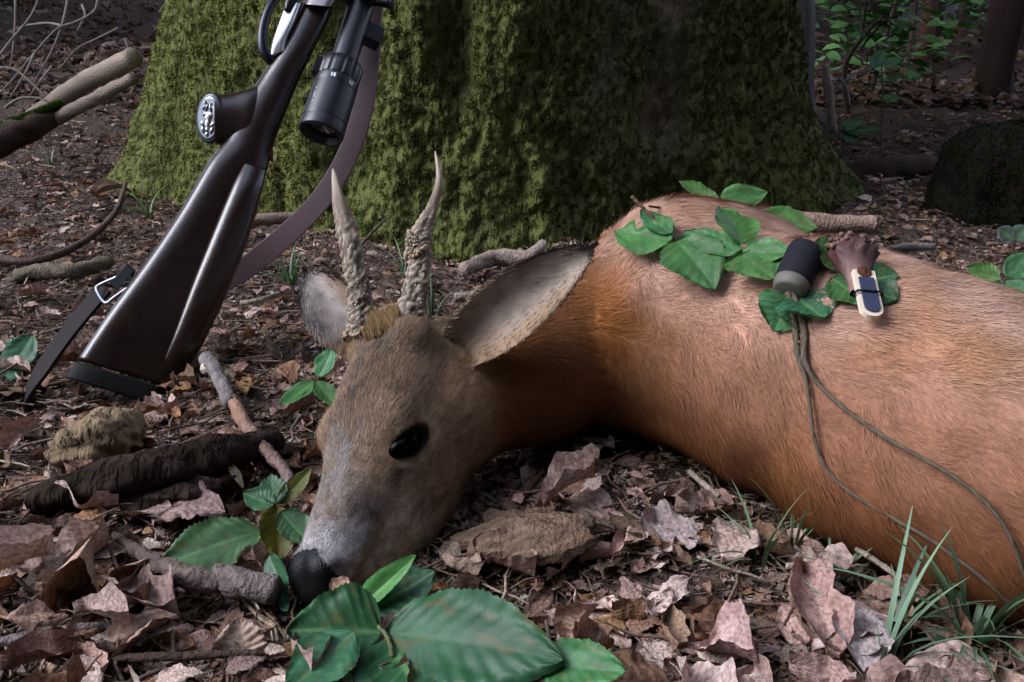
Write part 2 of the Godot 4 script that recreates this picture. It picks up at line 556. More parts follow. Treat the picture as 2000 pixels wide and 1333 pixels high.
func ear(mb: MB, fur: MB, base: Vector3, tip: Vector3, face: Vector3, width: float, pale: Color) -> void:
	var L := tip - base
	var d := L.normalized()
	var n := (face - d * face.dot(d)).normalized()
	var s := n.cross(d)
	var nu := 22; var nv := 14
	for side in 2:
		var first := mb.v.size()
		for i in nu + 1:
			var t := float(i) / nu
			var w := width * .5 * pow(maxf(sin(PI * pow(lerpf(.05, 1.0, t), .88)), 0.0), .72)
			for j in nv + 1:
				var x := 2.0 * j / nv - 1.0
				var bend := (1.0 - t * .55) * .95
				var p := base + L * t + s * sin(x * bend * 1.1) / sin(bend * 1.1) * w - n * (w * (1.0 - x * x) * .75 * (1.1 - t * .6)) \
					+ n * .012 * sin(t * PI) + d * .003 * n3(base + L * t, 90.0)
				var thin := .0030 * (1.0 - pow(absf(x), 3.0)) * (1.0 - pow(t, 6.0))
				if side == 1: p -= n * thin * 1.6
				var col := lin(.24, .165, .11)
				if side == 0:
					col = pale.lerp(lin(.20, .13, .08), sm(.45, .05, t))
					col = col.lerp(lin(.10, .085, .08), clampf(.45 * exp(-pow((x - .35 + .5 * n3(p, 45.0)) / .4, 2.0)) * sm(.25, .5, t) + .5 * n3(p, 90.0), 0.0, 1.0))
				var rim := maxf(sm(.84, .97, t), sm(.80, .95, absf(x)) * sm(.3, .7, t))
				if side == 0: col = col.lerp(lin(.22, .14, .085), sm(-.25, -.7, x) * .85 * sm(.95, .6, t))
				col = col.lerp(lin(.018, .014, .012), rim)
				mb.vert(p, col)
				# hair
				for r in (6 if side == 0 else 8):
					if rng.randf() > .9: continue
					var dj := (d * (.8 if side == 0 else -.9 * -1.0) + s * rn(-.4, .4) * (1.0 - absf(x)) + s * -x * .5).normalized()
					var nn := n if side == 0 else -n
					hair(fur, p + s * rn(-.0015, .0015) + d * rn(-.003, .003), dj, nn, rn(.003, .0075) * (1.5 if side == 0 else 1.0) * (1.0 - .45 * t) * (1.0 - .4 * absf(x)), .0003, rn(.02, .3), vary(col, .3))
		mb.grid(first, nu + 1, nv + 1, false)
		if side == 1:
			for i in range(mb.ix.size() - nu * nv * 6, mb.ix.size(), 3):
				var k := mb.ix[i + 1]; mb.ix[i + 1] = mb.ix[i + 2]; mb.ix[i + 2] = k

func antler(mb: MB, pts: Array, rad: Array, front: Vector3, sd: float) -> void:
	var s := smooth_path(pts, rad, 12)
	var P: Array = s[0]; var R: Array = s[1]
	var n := P.size(); var sides := 26
	var first := mb.v.size()
	var up := front
	for i in n:
		var d: Vector3 = (P[mini(i + 1, n - 1)] - P[maxi(i - 1, 0)]).normalized()
		up = (up - d * up.dot(d)).normalized()
		var w := d.cross(up)
		var t := float(i) / (n - 1)
		for j in sides:
			var a := TAU * j / sides
			var o := up * cos(a) + w * sin(a)
			var p: Vector3 = P[i]
			var r: float = R[i]
			var rough := 1.0 - sm(.5, .85, t)
			var grv := nz.get_noise_2d(a * 1.7 + sd * 6.0, t * 3.5)
			var prl := maxf(0.0, nz.get_noise_2d(a * 3.5 + sd, t * 42.0) - .12)
			p += o * r * (1.0 + (.13 * grv + .45 * prl) * rough + .05 * grv)
			var col := lin(.045, .024, .012).lerp(lin(.115, .075, .046), sm(.3, .8, t))
			col = col.lerp(lin(.36, .28, .21), sm(.7, 1.0, t))
			col *= 1.0 + .5 * grv
			col = col.lerp(lin(.5, .41, .3), clampf(prl * 2.2, 0.0, .6) * rough)
			mb.vert(p, col)
	mb.grid(first, n, sides, true)
	var e := mb.vert(P[n - 1], lin(.5, .42, .33))
	for j in sides: mb.tri(e, first + (n - 1) * sides + j, first + (n - 1) * sides + (j + 1) % sides)
	# pearls on the lower half and the coronet's beads
	for k in 90:
		var t := pow(rng.randf(), 1.25) * .55
		var i := int(t * (n - 1))
		var a := rn(0, TAU)
		var d: Vector3 = (P[i + 1] - P[maxi(i - 1, 0)]).normalized()
		var u := (front - d * front.dot(d)).normalized()
		var o := u * cos(a) + d.cross(u) * sin(a)
		var r := rn(.0005, .0012)
		ball(mb, P[i] + o * R[i] * rn(1.0, 1.12), Vector3(r, r, r), Basis(), vary(lin(.36, .28, .19), .4), 6, 4)
	var d0: Vector3 = (P[2] - P[0]).normalized()
	var u0 := (front - d0 * front.dot(d0)).normalized()
	for k in 44:
		var a := TAU * k / 44.0 + rn(-.05, .05)
		var o := u0 * cos(a) + d0.cross(u0) * sin(a)
		var r := rn(.0011, .0023)
		ball(mb, P[1] + o * R[0] * rn(1.12, 1.38) - d0 * rn(-.001, .004), Vector3(r, r, r), Basis(), vary(lin(.26, .19, .12), .5), 6, 4)

func build_deer() -> void:
	hF = (hn - hc).normalized()
	var mid := (hc + hn) * .5
	var C := (Vector3(0, .36, 0) - mid).normalized()
	C = (C - hF * C.dot(hF)).normalized()
	var S := hF.cross(C).normalized()
	if S.x < 0: S = -S
	var ph := deg_to_rad(59.0)
	hU = C * cos(ph) - S * sin(ph)
	hR = S * cos(ph) + C * sin(ph)
	var deer := thing("roe_deer", Vector3(.1, 0, -.66), "brown roe buck lying on the leaf litter with its chin on the ground", "deer")
	var mb := MB.new()
	var lo := Vector3(-.21, -.03, -.78); var hi := Vector3(.075, .18, -.455)
	nets(mb, lo, hi, .0032, 0, func(p: Vector3) -> bool: return p.x > .045)
	var torso := MB.new()
	nets(torso, Vector3(-.02, -.05, -.92), Vector3(.74, .24, -.22), .0075, 1, func(p: Vector3) -> bool: return p.x < .03)
	mb.add(torso)
	var nrm := mb.normals()
	# colours, then split off the bare nose
	var nose := MB.new()
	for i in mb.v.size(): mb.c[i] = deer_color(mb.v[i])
	var keep := PackedInt32Array()
	for i in range(0, mb.ix.size(), 3):
		var m := (mb.v[mb.ix[i]] + mb.v[mb.ix[i + 1]] + mb.v[mb.ix[i + 2]]) / 3.0
		if m.x < -.08 and is_nose(m):
			for k in 3:
				var p := mb.v[mb.ix[i + k]] + nrm[mb.ix[i + k]] * (.0003 + .0004 * n3(mb.v[mb.ix[i + k]], 700.0))
				nose.ix.append(nose.vert(p, lin(.0060, .0058, .0062)))
				nose.nn.append(nrm[mb.ix[i + k]])
		else:
			for k in 3: keep.append(mb.ix[i + k])
	mb.ix = keep
	# fur
	var fur := MB.new()
	var cam := Vector3(0, .36, 0)
	for i in range(0, mb.ix.size(), 3):
		var a := mb.v[mb.ix[i]]; var b := mb.v[mb.ix[i + 1]]; var d := mb.v[mb.ix[i + 2]]
		if minf(a.y, minf(b.y, d.y)) < .0: continue
		var area := (b - a).cross(d - a).length() * .5
		var n := (nrm[mb.ix[i]] + nrm[mb.ix[i + 1]] + nrm[mb.ix[i + 2]]).normalized()
		var facing := n.dot((cam - a).normalized())
		var hs := head_share(a)
		var dens := lerpf(1.7e6, 2.5e6, hs) * (1.0 if facing > -.25 else .3)
		if a.x > .42: dens *= .4
		var cnt := int(area * dens + rng.randf())
		if cnt == 0: continue
		var fl := flow(a, n)
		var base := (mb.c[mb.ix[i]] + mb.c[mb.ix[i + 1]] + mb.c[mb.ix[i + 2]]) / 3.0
		var q := head_local(a)
		var near_eye := eye_at(q, 4.4).length()
		if hs > .6 and near_eye < 1.55: cnt = int(cnt * .35)
		if hs > .5 and nose_share(a) > .5: continue
		var len := lerpf(.0095, lerpf(.0060, .0028, sm(6.0, 14.0, q.z)), hs)
		if hs > .6 and near_eye < 2.2: len *= .5
		var patch := .5 + .5 * n3(a, 45.0)
		for k in cnt:
			var u := rng.randf(); var w := rng.randf()
			if u + w > 1.0: u = 1.0 - u; w = 1.0 - w
			var p := a + (b - a) * u + (d - a) * w
			var dir := (fl + Vector3(rn(-1, 1), rn(-1, 1), rn(-1, 1)) * .28)
			dir = (dir - n * dir.dot(n)).normalized()
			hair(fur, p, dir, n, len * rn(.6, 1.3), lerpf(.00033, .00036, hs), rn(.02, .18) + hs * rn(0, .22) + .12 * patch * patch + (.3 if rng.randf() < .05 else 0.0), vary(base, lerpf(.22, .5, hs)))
	# ears
	var ears := MB.new()
	ear(ears, fur, Vector3(-0.0534,0.1151,-0.6260), Vector3(0.0619,0.1980,-0.6562), Vector3(-0.0207,0.3120,-0.3018) - Vector3(0.0115,0.1601,-0.6349), .051, lin(.34, .27, .215))
	ear(ears, fur, Vector3(-0.1176,0.1170,-0.6405), Vector3(-0.1636,0.1710,-0.6814), Vector3(-0.1008,0.3040,-0.3521) - Vector3(-0.1391,0.1488,-0.6574), .046, lin(.36, .31, .28))
	mb.add(ears)
	# yellowish tuft between the antlers, and the bristly coronet hair
	for k in 700:
		var p := head_world(rn(-1.5, 1.8), 0.0, rn(-1.8, .3))
		var up := (hU * .55 - hF * rn(.2, .9) + hR * rn(-.5, .5)).normalized()
		p += hU * (.004 + .003 * n3(p, 120.0))
		hair(fur, p, up, (hU + C * .4).normalized(), rn(.005, .013), .0005, rn(0, .4), vary(lin(.085, .044, .016).lerp(lin(.11, .078, .045), rng.randf()), .5))
	for k in 2600:
		var c0: Vector3 = [Vector3(-0.1165,0.1290,-0.6481), Vector3(-0.0786,0.1297,-0.6356)][k % 2]
		var a := rn(0, TAU)
		var o := hR * cos(a) + hF * sin(a)
		var up := (Vector3(-0.1192,0.1638,-0.6629) - Vector3(-0.1165,0.1290,-0.6481)).normalized()
		hair(fur, c0 + o * rn(.008, .019) - up * rn(-.004, .010), (up + o * rn(-.3, .5)).normalized(), (C + o).normalized(), rn(.005, .011), .0004, rn(-.1, .3), vary(lin(.20, .125, .065), .5))
	part("body", mb.mesh(M.skin), deer)
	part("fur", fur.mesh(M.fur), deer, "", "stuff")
	part("nose", nose.mesh(M.nose), deer, "moist black nose")
	for sgn in [1.0, -1.0]:
		var eb := MB.new()
		ball(eb, head_world(3.18 * sgn, -2.85, 8.5), Vector3(.0124, .0094, .0155), Basis(hR, hU * .87 - hF * .5, hF * .87 + hU * .5), lin(.0018, .0018, .0018), 24, 16)
		eb.orient()
		part("eye", eb.mesh(M.eye), deer, "half-shut dark eye")
	var al := MB.new()
	antler(al, [Vector3(-0.1165,0.1290,-0.6481), Vector3(-0.1184,0.1482,-0.6593), Vector3(-0.1224,0.1712,-0.6730), Vector3(-0.1305,0.1993,-0.6928), Vector3(-0.1388,0.2209,-0.7081), Vector3(-0.1455,0.2445,-0.7263)], [.0104, .0086, .0076, .0082, .0056, .0007], C, 1.0)
	al.orient()
	part("antler", al.mesh(M.antler), deer, "flattened antler with a pale tip, leaning away")
	var ar := MB.new()
	antler(ar, [Vector3(-0.0794,0.1304,-0.6358), Vector3(-0.0766,0.1513,-0.6498), Vector3(-0.0727,0.1750,-0.6669), Vector3(-0.0715,0.1972,-0.6825), Vector3(-0.0637,0.2177,-0.6974), Vector3(-0.0581,0.2380,-0.7112), Vector3(-0.0619,0.2587,-0.7251)], [.0112, .0090, .0080, .0082, .0044, .0030, .0005], C, 5.0)
	antler(ar, [Vector3(-0.0749,0.1894,-0.6743), Vector3(-0.0783,0.1993,-0.6758), Vector3(-0.0806,0.2058,-0.6771)], [.0070, .004, .0006], C, 8.0)
	ar.orient()
	part("antler", ar.mesh(M.antler), deer, "pearled brown antler with a short front knob")

# ------------------------------------------------------------------ the rifle
var roll_by := 0.0
func sec(lx: Vector3, rx: Vector3, thick: float, e := 2.6) -> Array:
	var c := (lx + rx) * .5
	var toc := (Vector3(0, .36, 0) - c).normalized()
	var u := (rx - lx) * .5
	var v := (toc - u.normalized() * toc.dot(u.normalized())).normalized() * thick
	if roll_by != 0.0:
		var un := u.normalized(); var vn := v.normalized()
		u = (un * cos(roll_by) - vn * sin(roll_by)) * u.length() * .93
		v = (vn * cos(roll_by) + un * sin(roll_by)) * thick
	return [c, u, v, e]

func build_rifle() -> void:
	var r := thing("hunting_rifle", Vector3(-0.3855,0.0000,-0.8315), "dark walnut hunting rifle leaning on the mossy trunk with scope and leather sling", "rifle")
	var wood := lin(.0155, .0078, .0056)
	roll_by = .42
	var s := []
	s.append(sec(Vector3(-0.4420,0.0321,-0.8437), Vector3(-0.3388,0.0037,-0.8334), .021, 4.4))
	s.append(sec(Vector3(-0.4166,0.0731,-0.8725), Vector3(-0.3162,0.0517,-0.8647), .0225, 4.2))
	s.append(sec(Vector3(-0.3856,0.1184,-0.9071), Vector3(-0.2951,0.1017,-0.9010), .022, 4.0))
	s.append(sec(Vector3(-0.3564,0.1655,-0.9423), Vector3(-0.2796,0.1511,-0.9371), .0205, 3.6))
	s.append(sec(Vector3(-0.3310,0.2118,-0.9741), Vector3(-0.2671,0.1977,-0.9689), .019, 3.0))
	s.append(sec(Vector3(-0.3145,0.2368,-0.9927), Vector3(-0.2606,0.2284,-0.9897), .0175, 2.2))
	s.append(sec(Vector3(-0.3007,0.2675,-1.0146), Vector3(-0.2496,0.2611,-1.0122), .0165, 2.2))
	s.append(sec(Vector3(-0.2839,0.2961,-1.0367), Vector3(-0.2375,0.2935,-1.0357), .0165, 2.2))
	s.append(sec(Vector3(-0.2677,0.3244,-1.0576), Vector3(-0.2231,0.3254,-1.0580), .018, 2.4))
	s.append(sec(Vector3(-0.2521,0.3559,-1.0818), Vector3(-0.2111,0.3537,-1.0810), .0195, 2.8))
	s.append(sec(Vector3(-0.2373,0.3876,-1.1062), Vector3(-0.1993,0.3848,-1.1051), .0195, 3.0))
	s.append(sec(Vector3(-0.1857,0.4906,-1.1915), Vector3(-0.1486,0.4877,-1.1905), .019, 3.0))
	s.append(sec(Vector3(-0.1355,0.5931,-1.2767), Vector3(-0.1045,0.5901,-1.2756), .016, 2.6))
	s.append(sec(Vector3(-0.0805,0.7033,-1.3647), Vector3(-0.0570,0.7002,-1.3636), .010, 2.2))
	var st := MB.new()
	loft(st, s, 7, 36, wood, .35)
	# pistol grip
	var tocam := (Vector3(0, .36, 0) - Vector3(-0.3145,0.2542,-0.9991)).normalized()
	var gr := []
	for g in [[Vector3(-0.2658,0.2519,-1.0057), .046, .006], [Vector3(-0.2867,0.2531,-0.9997), .037, .0135], [Vector3(-0.3018,0.2538,-0.9979), .0315, .0163], [Vector3(-0.3140,0.2548,-0.9940), .0285, .0168], [Vector3(-0.3238,0.2562,-0.9902), .0275, .0165]]:
		var ax := (Vector3(-0.3302,0.2332,-0.9776) - Vector3(-0.3180,0.2803,-1.0054)).normalized()
		var d := (Vector3(-0.3238,0.2562,-0.9902) - Vector3(-0.2788,0.2539,-1.0021)).normalized()
		ax = (ax - d * ax.dot(d)).normalized()
		gr.append([g[0], ax * g[1], ax.cross(d).normalized() * g[2], 2.3])
	loft(st, gr, 4, 30, wood, .35)
	# cheekpiece on the near side
	st.orient()
	var stock := part("stock", st.mesh(M.walnut), r)
	var ck := MB.new()
	var cs := [sec(Vector3(-0.2877,0.2132,-0.9650), Vector3(-0.2646,0.2070,-0.9627), .006, 2.0), sec(Vector3(-0.2992,0.1920,-0.9477), Vector3(-0.2670,0.1834,-0.9467), .0125, 2.2), sec(Vector3(-0.3163,0.1475,-0.9166), Vector3(-0.2777,0.1389,-0.9177), .0135, 2.4),
		sec(Vector3(-0.3328,0.1009,-0.8847), Vector3(-0.2948,0.0912,-0.8855), .0125, 2.4), sec(Vector3(-0.3466,0.0562,-0.8568), Vector3(-0.3148,0.0477,-0.8558), .0085, 2.2), sec(Vector3(-0.3559,0.0313,-0.8445), Vector3(-0.3284,0.0251,-0.8444), .0035, 2.0), sec(Vector3(-0.3617,0.0155,-0.8377), Vector3(-0.3385,0.0098,-0.8377), .0008, 2.0)]
	loft(ck, cs, 8, 28, wood, .35)
	ck.orient()
	part("cheekpiece", ck.mesh(M.walnut), stock)
	var pad := [sec(Vector3(-0.4515,0.0177,-0.8321), Vector3(-0.3428,-0.0134,-0.8208), .0200, 3.4), sec(Vector3(-0.4468,0.0244,-0.8377), Vector3(-0.3403,-0.0054,-0.8269), .0212, 3.4), sec(Vector3(-0.4428,0.0308,-0.8427), Vector3(-0.3381,0.0024,-0.8324), .0214, 3.2)]
	part("recoil_pad", loft_mesh(pad, 3, 36, lin(.010, .010, .011), M.rubber), r)
	roll_by = 0.0
	# grip cap with its silver emblem: a stag's head over leaves in relief
	var cn := (Vector3(-0.3473,0.2721,-0.9258) - Vector3(-0.3263,0.2570,-0.9879)).normalized()
	var cu := (Vector3(-0.3304,0.2327,-0.9779) - Vector3(-0.3188,0.2804,-1.0043))
	cu = (cu - cn * cu.dot(cn)).normalized()
	var cw := cu.cross(cn)
	var cc := Vector3(-0.3261,0.2569,-0.9889)
	var disc := []
	for k in [[-.006, .90, 2.0], [0.0, 1.0, 2.0], [.003, 1.0, 2.0], [.0045, .93, 2.0], [.0048, .80, 2.0]]:
		disc.append([cc + cn * k[0], cu * .0268 * k[1], cw * .0172 * k[1], 2.0])
	var cap := part("grip_cap", loft_mesh(disc, 2, 32, lin(.035, .036, .04), M.steel), r)
	var em := MB.new()
	var eb := Basis(cw, cn, cu)
	var plate := []
	for k in [[.0043, 1.0], [.0054, .98], [.0058, .90]]: plate.append([cc + cn * k[0], cu * .0232 * k[1], cw * .0142 * k[1], 2.0])
	loft(em, plate, 1, 28, lin(.17, .18, .19))
	for k in [[0, .006, .0035, .0072, 0.0], [0, -.001, .0047, .006, 0.0], [0, .0125, .0022, .003, 0.0], [.004, -.004, .0014, .0042, .9], [-.004, -.004, .0014, .0042, -.9], [.0025, -.0105, .0012, .0046, .25], [-.0025, -.0105, .0012, .0046, -.25],
			[.0062, -.0105, .001, .0036, .6], [-.0062, -.0105, .001, .0036, -.6], [.0045, -.016, .001, .003, -.5], [-.0045, -.016, .001, .003, .5], [.0062, .0065, .0022, .0040, -.7], [-.0062, .0065, .0022, .0040, .7], [.0055, .013, .002, .0042, -.35], [-.0055, .013, .002, .0042, .35], [0, .0175, .0018, .003, 0.0]]:
		ball(em, cc + cn * .0062 + cw * k[0] + cu * k[1], Vector3(k[2], .0018, k[3]), eb * Basis(Vector3.UP, k[4]), lin(.42, .42, .41), 10, 6)
	em.orient()
	part("emblem", em.mesh(M.silver), cap, "silver relief emblem with antlers and leaves")
	# trigger guard and bright floor plate
	var blue := lin(.02, .022, .028)
	part("trigger_guard", tube_mesh([Vector3(-0.2603,0.3137,-1.0473), Vector3(-0.2685,0.3152,-1.0394), Vector3(-0.2760,0.3261,-1.0391), Vector3(-0.2777,0.3464,-1.0486), Vector3(-0.2731,0.3678,-1.0628), Vector3(-0.2657,0.3815,-1.0752), Vector3(-0.2448,0.4008,-1.0918)], [.0058, .0062, .0058, .0052, .005, .005, .0055], 14, blue, blue, M.steel), r)
	var fp := [sec(Vector3(-0.2714,0.3185,-1.0384), Vector3(-0.2532,0.3249,-1.0408), .004, 2.4), sec(Vector3(-0.2668,0.3356,-1.0468), Vector3(-0.2514,0.3367,-1.0472), .007, 2.6), sec(Vector3(-0.2604,0.3571,-1.0610), Vector3(-0.2431,0.3560,-1.0606), .008, 2.8), sec(Vector3(-0.2538,0.3788,-1.0774), Vector3(-0.2364,0.3766,-1.0766), .008, 2.8)]
	part("floor_plate", loft_mesh(fp, 5, 20, lin(.62, .6, .6), M.silver), r)
	part("trigger", tube_mesh([Vector3(-0.2419,0.3897,-1.0803), Vector3(-0.2492,0.3759,-1.0668), Vector3(-0.2511,0.3667,-1.0592)], [.007, .006, .0035], 10, lin(.012, .012, .014), lin(.012, .012, .014), M.steel), r)
	var rec := [sec(Vector3(-0.2343,0.3745,-1.0822), Vector3(-0.2032,0.3713,-1.0832), .0185, 2.8), sec(Vector3(-0.2310,0.3873,-1.0933), Vector3(-0.1950,0.3846,-1.0944), .019, 2.8), sec(Vector3(-0.1835,0.4891,-1.1771), Vector3(-0.1434,0.4864,-1.1783), .019, 2.8)]
	part("receiver", loft_mesh(rec, 4, 28, lin(.20, .18, .18), M.steel), r)
	part("barrel", tube_mesh([Vector3(-0.1664,0.4900,-1.1860), Vector3(-0.0635,0.7019,-1.3589), Vector3(0.0966,1.0264,-1.6153)], [.0135, .010, .0085], 20, blue, blue, M.steel), r)
	part("bolt_handle", tube_mesh([Vector3(-0.2017,0.3848,-1.1051), Vector3(-0.1788,0.3793,-1.1085), Vector3(-0.1554,0.3781,-1.1027), Vector3(-0.1390,0.3781,-1.0995)], [.006, .005, .006, .0095], 14, blue, blue, M.steel), r)
	# telescopic sight
	var a := Vector3(-0.2122,0.2387,-1.0041)
	var e := Vector3(-0.1788,0.3625,-1.1023)
	var ax2 := (e - a).normalized()
	var L := a.distance_to(e)
	var blk := lin(.010, .011, .014)
	var scope := part("scope", lathe(a, ax2, [[.012, .001], [.0117, .020], [.0, .0215], [.0, .0245], [.002, .0252], [.0125, .0252], [.0130, .0246], [.0145, .0246], [.0150, .0252], [.054, .0246], [.058, .0238], [.0585, .0244], [.067, .0244], [.0675, .0236], [.069, .0232]], 48, blk, M.scope), r)
	part("eyepiece_lens", lathe(a, ax2, [[.011, .0001], [.0095, .012], [.008, .0205]], 32, lin(.01, .012, .02), M.lens), scope)
	var ringm := MB.new()
	var ra := a + ax2 * .069
	var u2 := (tocam - ax2 * tocam.dot(ax2)).normalized()
	var w2 := ax2.cross(u2)
	for i in 5:
		for j in 120:
			var t := TAU * j / 120.0
			var rr := .0228 + (.0013 if (j % 10) < 7 and i > 0 and i < 4 else 0.0)
			ringm.vert(ra + ax2 * [0.0, .0015, .013, .0225, .024][i] + (u2 * cos(t) + w2 * sin(t)) * (rr if i < 4 else .0165), blk)
	ringm.grid(0, 5, 120, true)
	ringm.orient()
	part("zoom_ring", ringm.mesh(M.scope), scope)
	part("scope_tube", lathe(ra + ax2 * .018, ax2, [[0, .016], [.004, .0150], [.30, .0150], [.33, .024], [.42, .026], [.42, .024], [.41, .001]], 40, blk, M.scope), scope)
	var lev := MB.new()
	box(lev, ra + ax2 * .008 - w2 * .024, -w2 * .006, u2 * .006, ax2 * .010, blk)
	lev = lev.flat()
	part("throw_lever", lev.mesh(M.scope), scope)
	part("turret", lathe(ra + ax2 * .115 - w2 * .012 , -w2, [[0, .014], [.012, .014], [.013, .013], [.022, .013], [.022, .001]], 28, blk, M.scope), scope)
	part("turret", lathe(ra + ax2 * .115 + u2 * .008, u2, [[0, .014], [.012, .014], [.013, .013], [.022, .013], [.022, .001]], 28, blk, M.scope), scope)
	var mt := MB.new()
	for k in [.075, .165]:
		box(mt, ra + ax2 * k + w2 * .016, w2 * .016, u2 * .010, ax2 * .010, blk)
	mt = mt.flat()
	part("scope_mount", mt.mesh(M.scope), r)
	var mk := MB.new()
	for g in [[-.55, .0625], [.35, .0625]]:
		var o := u2 * cos(g[0]) - w2 * sin(g[0])
		var sd := ax2.cross(o)
		for k in [[-.0022, .0009], [.0008, .0012]]:
			box(mk, a + ax2 * g[1] + o * .0244 + sd * k[0], sd * k[1] , ax2 * .0024, o * .0002, lin(.6, .62, .66))
	var o3 := u2 * cos(.98) - w2 * sin(.98)
	for k in 9:
		if k % 4 == 3: continue
		box(mk, a + ax2 * (.022 + k * .0027) + o3 * .0248, ax2.cross(o3) * .0011, ax2 * .0009, o3 * .0002, lin(.25, .26, .28))
	mk = mk.flat()
	part("ring_markings", mk.mesh(M.paint), scope)
	# sling: from the fore-end down in a bow, behind the butt, and up to the rear swivel
	var sp := [Vector3(-0.1379,0.5849,-1.2950), Vector3(-0.1557,0.4512,-1.1931), Vector3(-0.1675,0.3626,-1.1343), Vector3(-0.1689,0.3169,-1.1070), Vector3(-0.1766,0.2575,-1.0801), Vector3(-0.1938,0.2070,-1.0564), Vector3(-0.2228,0.1611,-1.0343), Vector3(-0.2610,0.1239,-1.0102), Vector3(-0.2996,0.0946,-0.9782), Vector3(-0.3340,0.0756,-0.9607), Vector3(-0.3801,0.0372,-0.9307), Vector3(-0.4368,-0.0039,-0.8892), Vector3(-0.4795,-0.0186,-0.8412), Vector3(-0.4907,-0.0059,-0.8193), Vector3(-0.4769,0.0237,-0.8354), Vector3(-0.4532,0.0602,-0.8646), Vector3(-0.4235,0.0959,-0.8883)]
	var sv := []
	for q in [[.9, 0, .45], [.9, 0, .45], [.95, 0, .3], [.95, 0, .25], [.95, -.1, .25], [.9, -.25, .2], [.8, -.4, .2], [.7, -.5, .1], [.6, -.6, 0], [.4, -.7, 0], [.2, -.8, .2], [0, -.6, .6], [0, -.3, .9], [.5, .3, .8], [.8, .3, .4], [.85, .3, .3], [.85, .3, .3]]:
		sv.append(Vector3(q[0], q[1], q[2]))
	var sl := part("sling", strap(sp.slice(0, 12), sv.slice(0, 12), .0125, .0018, 8, lin(.125, .078, .085), lin(.125, .078, .085), M.leather), r, "leather sling hanging in a bow")  # sky sheen on the bow put into its paler leather colour
	part("sling_end", strap(sp.slice(11), sv.slice(11), .0145, .0018, 8, lin(.012, .009, .009), lin(.012, .009, .009), M.strap), sl, "dark end of the sling looped up to the buckle")
	# rear swivel
	var sw := MB.new()
	box(sw, Vector3(-0.4046,0.1078,-0.8894), (Vector3(-0.3919,0.1198,-0.8937) - Vector3(-0.4057,0.1058,-0.8886)) * .62, tocam * .0075, (Vector3(-0.4115,0.1128,-0.8912) - Vector3(-0.4046,0.1073,-0.8892)) * .55, lin(.03, .036, .04))
	sw = sw.flat()
	var swv := part("swivel", sw.mesh(M.steel), r)
	part("swivel_loop", tube_mesh([Vector3(-0.3939,0.0997,-0.8758), Vector3(-0.4069,0.0910,-0.8684), Vector3(-0.4167,0.0855,-0.8685), Vector3(-0.4279,0.0968,-0.8779), Vector3(-0.4251,0.1009,-0.8826), Vector3(-0.4061,0.1089,-0.8855)], [.0018, .0018, .0018, .0018, .0018, .0018], 8, lin(.25, .25, .28), lin(.25, .25, .28), M.steel), swv)
	part("swivel_stud", tube_mesh([Vector3(-0.3932,0.1095,-0.8932), Vector3(-0.3993,0.1128,-0.8912)], [.004, .0035], 10, blue, blue, M.steel), swv)

# ------------------------------------------------------------------ the big tree
var tax := Vector3(-.05, 0, -2.10)
var rootA := PackedFloat32Array([-180, -125, -95, -82, -66, -45, -25, -4, 12, 30, 50, 66, 80, 100, 140, 180])
var rootR := PackedFloat32Array([.70, .76, .85, .90, .71, .60, .645, .715, .705, .615, .68, .81, .85, .80, .70, .70])
var topR := PackedFloat32Array([.58, .58, .60, .60, .59, .60, .62, .64, .63, .60, .585, .565, .555, .56, .57, .58])
func tab(a: PackedFloat32Array, deg: float) -> float:
	for i in rootA.size() - 1:
		if deg <= rootA[i + 1]:
			var t := (deg - rootA[i]) / (rootA[i + 1] - rootA[i])
			t = t * t * (3.0 - 2.0 * t)
			return lerpf(a[i], a[i + 1], t)
	return a[0]
func bare(th: float, y: float) -> float:       # how little moss covers the bark there
	var deg := rad_to_deg(th)
	var n := nf.get_noise_3d(deg * .09, y * 5.0, 3.0)
	var b := exp(-pow((deg - 17.0 - y * 8.0) / 3.5, 2.0)) * sm(.12, .3, y) + 1.0 * exp(-pow((deg - 31.0) / 5.0, 2.0)) * sm(.06, .2, y)
	return clampf(b * (.75 + n) + maxf(0.0, n - .34) * 1.2, 0.0, 1.0)
func trunk_at(th: float, y: float) -> Vector3:
	var deg := rad_to_deg(th)
	var e := exp(-maxf(y, 0.0) / .30)
	var r := lerpf(tab(topR, deg), tab(rootR, deg), e)
	var q := Vector3(cos(th) * 1.0, y * .6, sin(th))
	r += .020 * n3(q, 5.0) + .016 * n3(Vector3(q.x, y * .25, q.z), 9.0) + .015 * nf.get_noise_3dv(Vector3(q.x, y * .6, q.z) * 15.0) + .006 * n3(Vector3(q.x, y, q.z), 48.0)
	r -= .05 * exp(-pow((deg + 17.0 + y * 10.0) / 3.2, 2.0)) * sm(.02, .15, y)
	r -= .025 * bare(th, y)
	if y > .8: r *= 1.0 - .02 * (y - .8)
	return tax + Vector3(sin(th) * r, y, cos(th) * r)

var tg := PackedVector3Array()
const TC := 920
const TR := 236
func trunk_at_fast(th: float, y: float) -> Vector3:
	if tg.size() == 0:
		for r in TR:
			for c in TC + 1: tg.append(trunk_at(-PI + TAU * c / TC, -.03 + .0026 * r))
	var fx := clampf((th + PI) / TAU * TC, 0.0, TC - 1.001); var fy := clampf((y + .03) / .0026, 0.0, TR - 1.001)
	var ix := int(fx); var iy := int(fy)
	var k := iy * (TC + 1) + ix
	return tg[k].lerp(tg[k + 1], fx - ix).lerp(tg[k + TC + 1].lerp(tg[k + TC + 2], fx - ix), fy - iy)

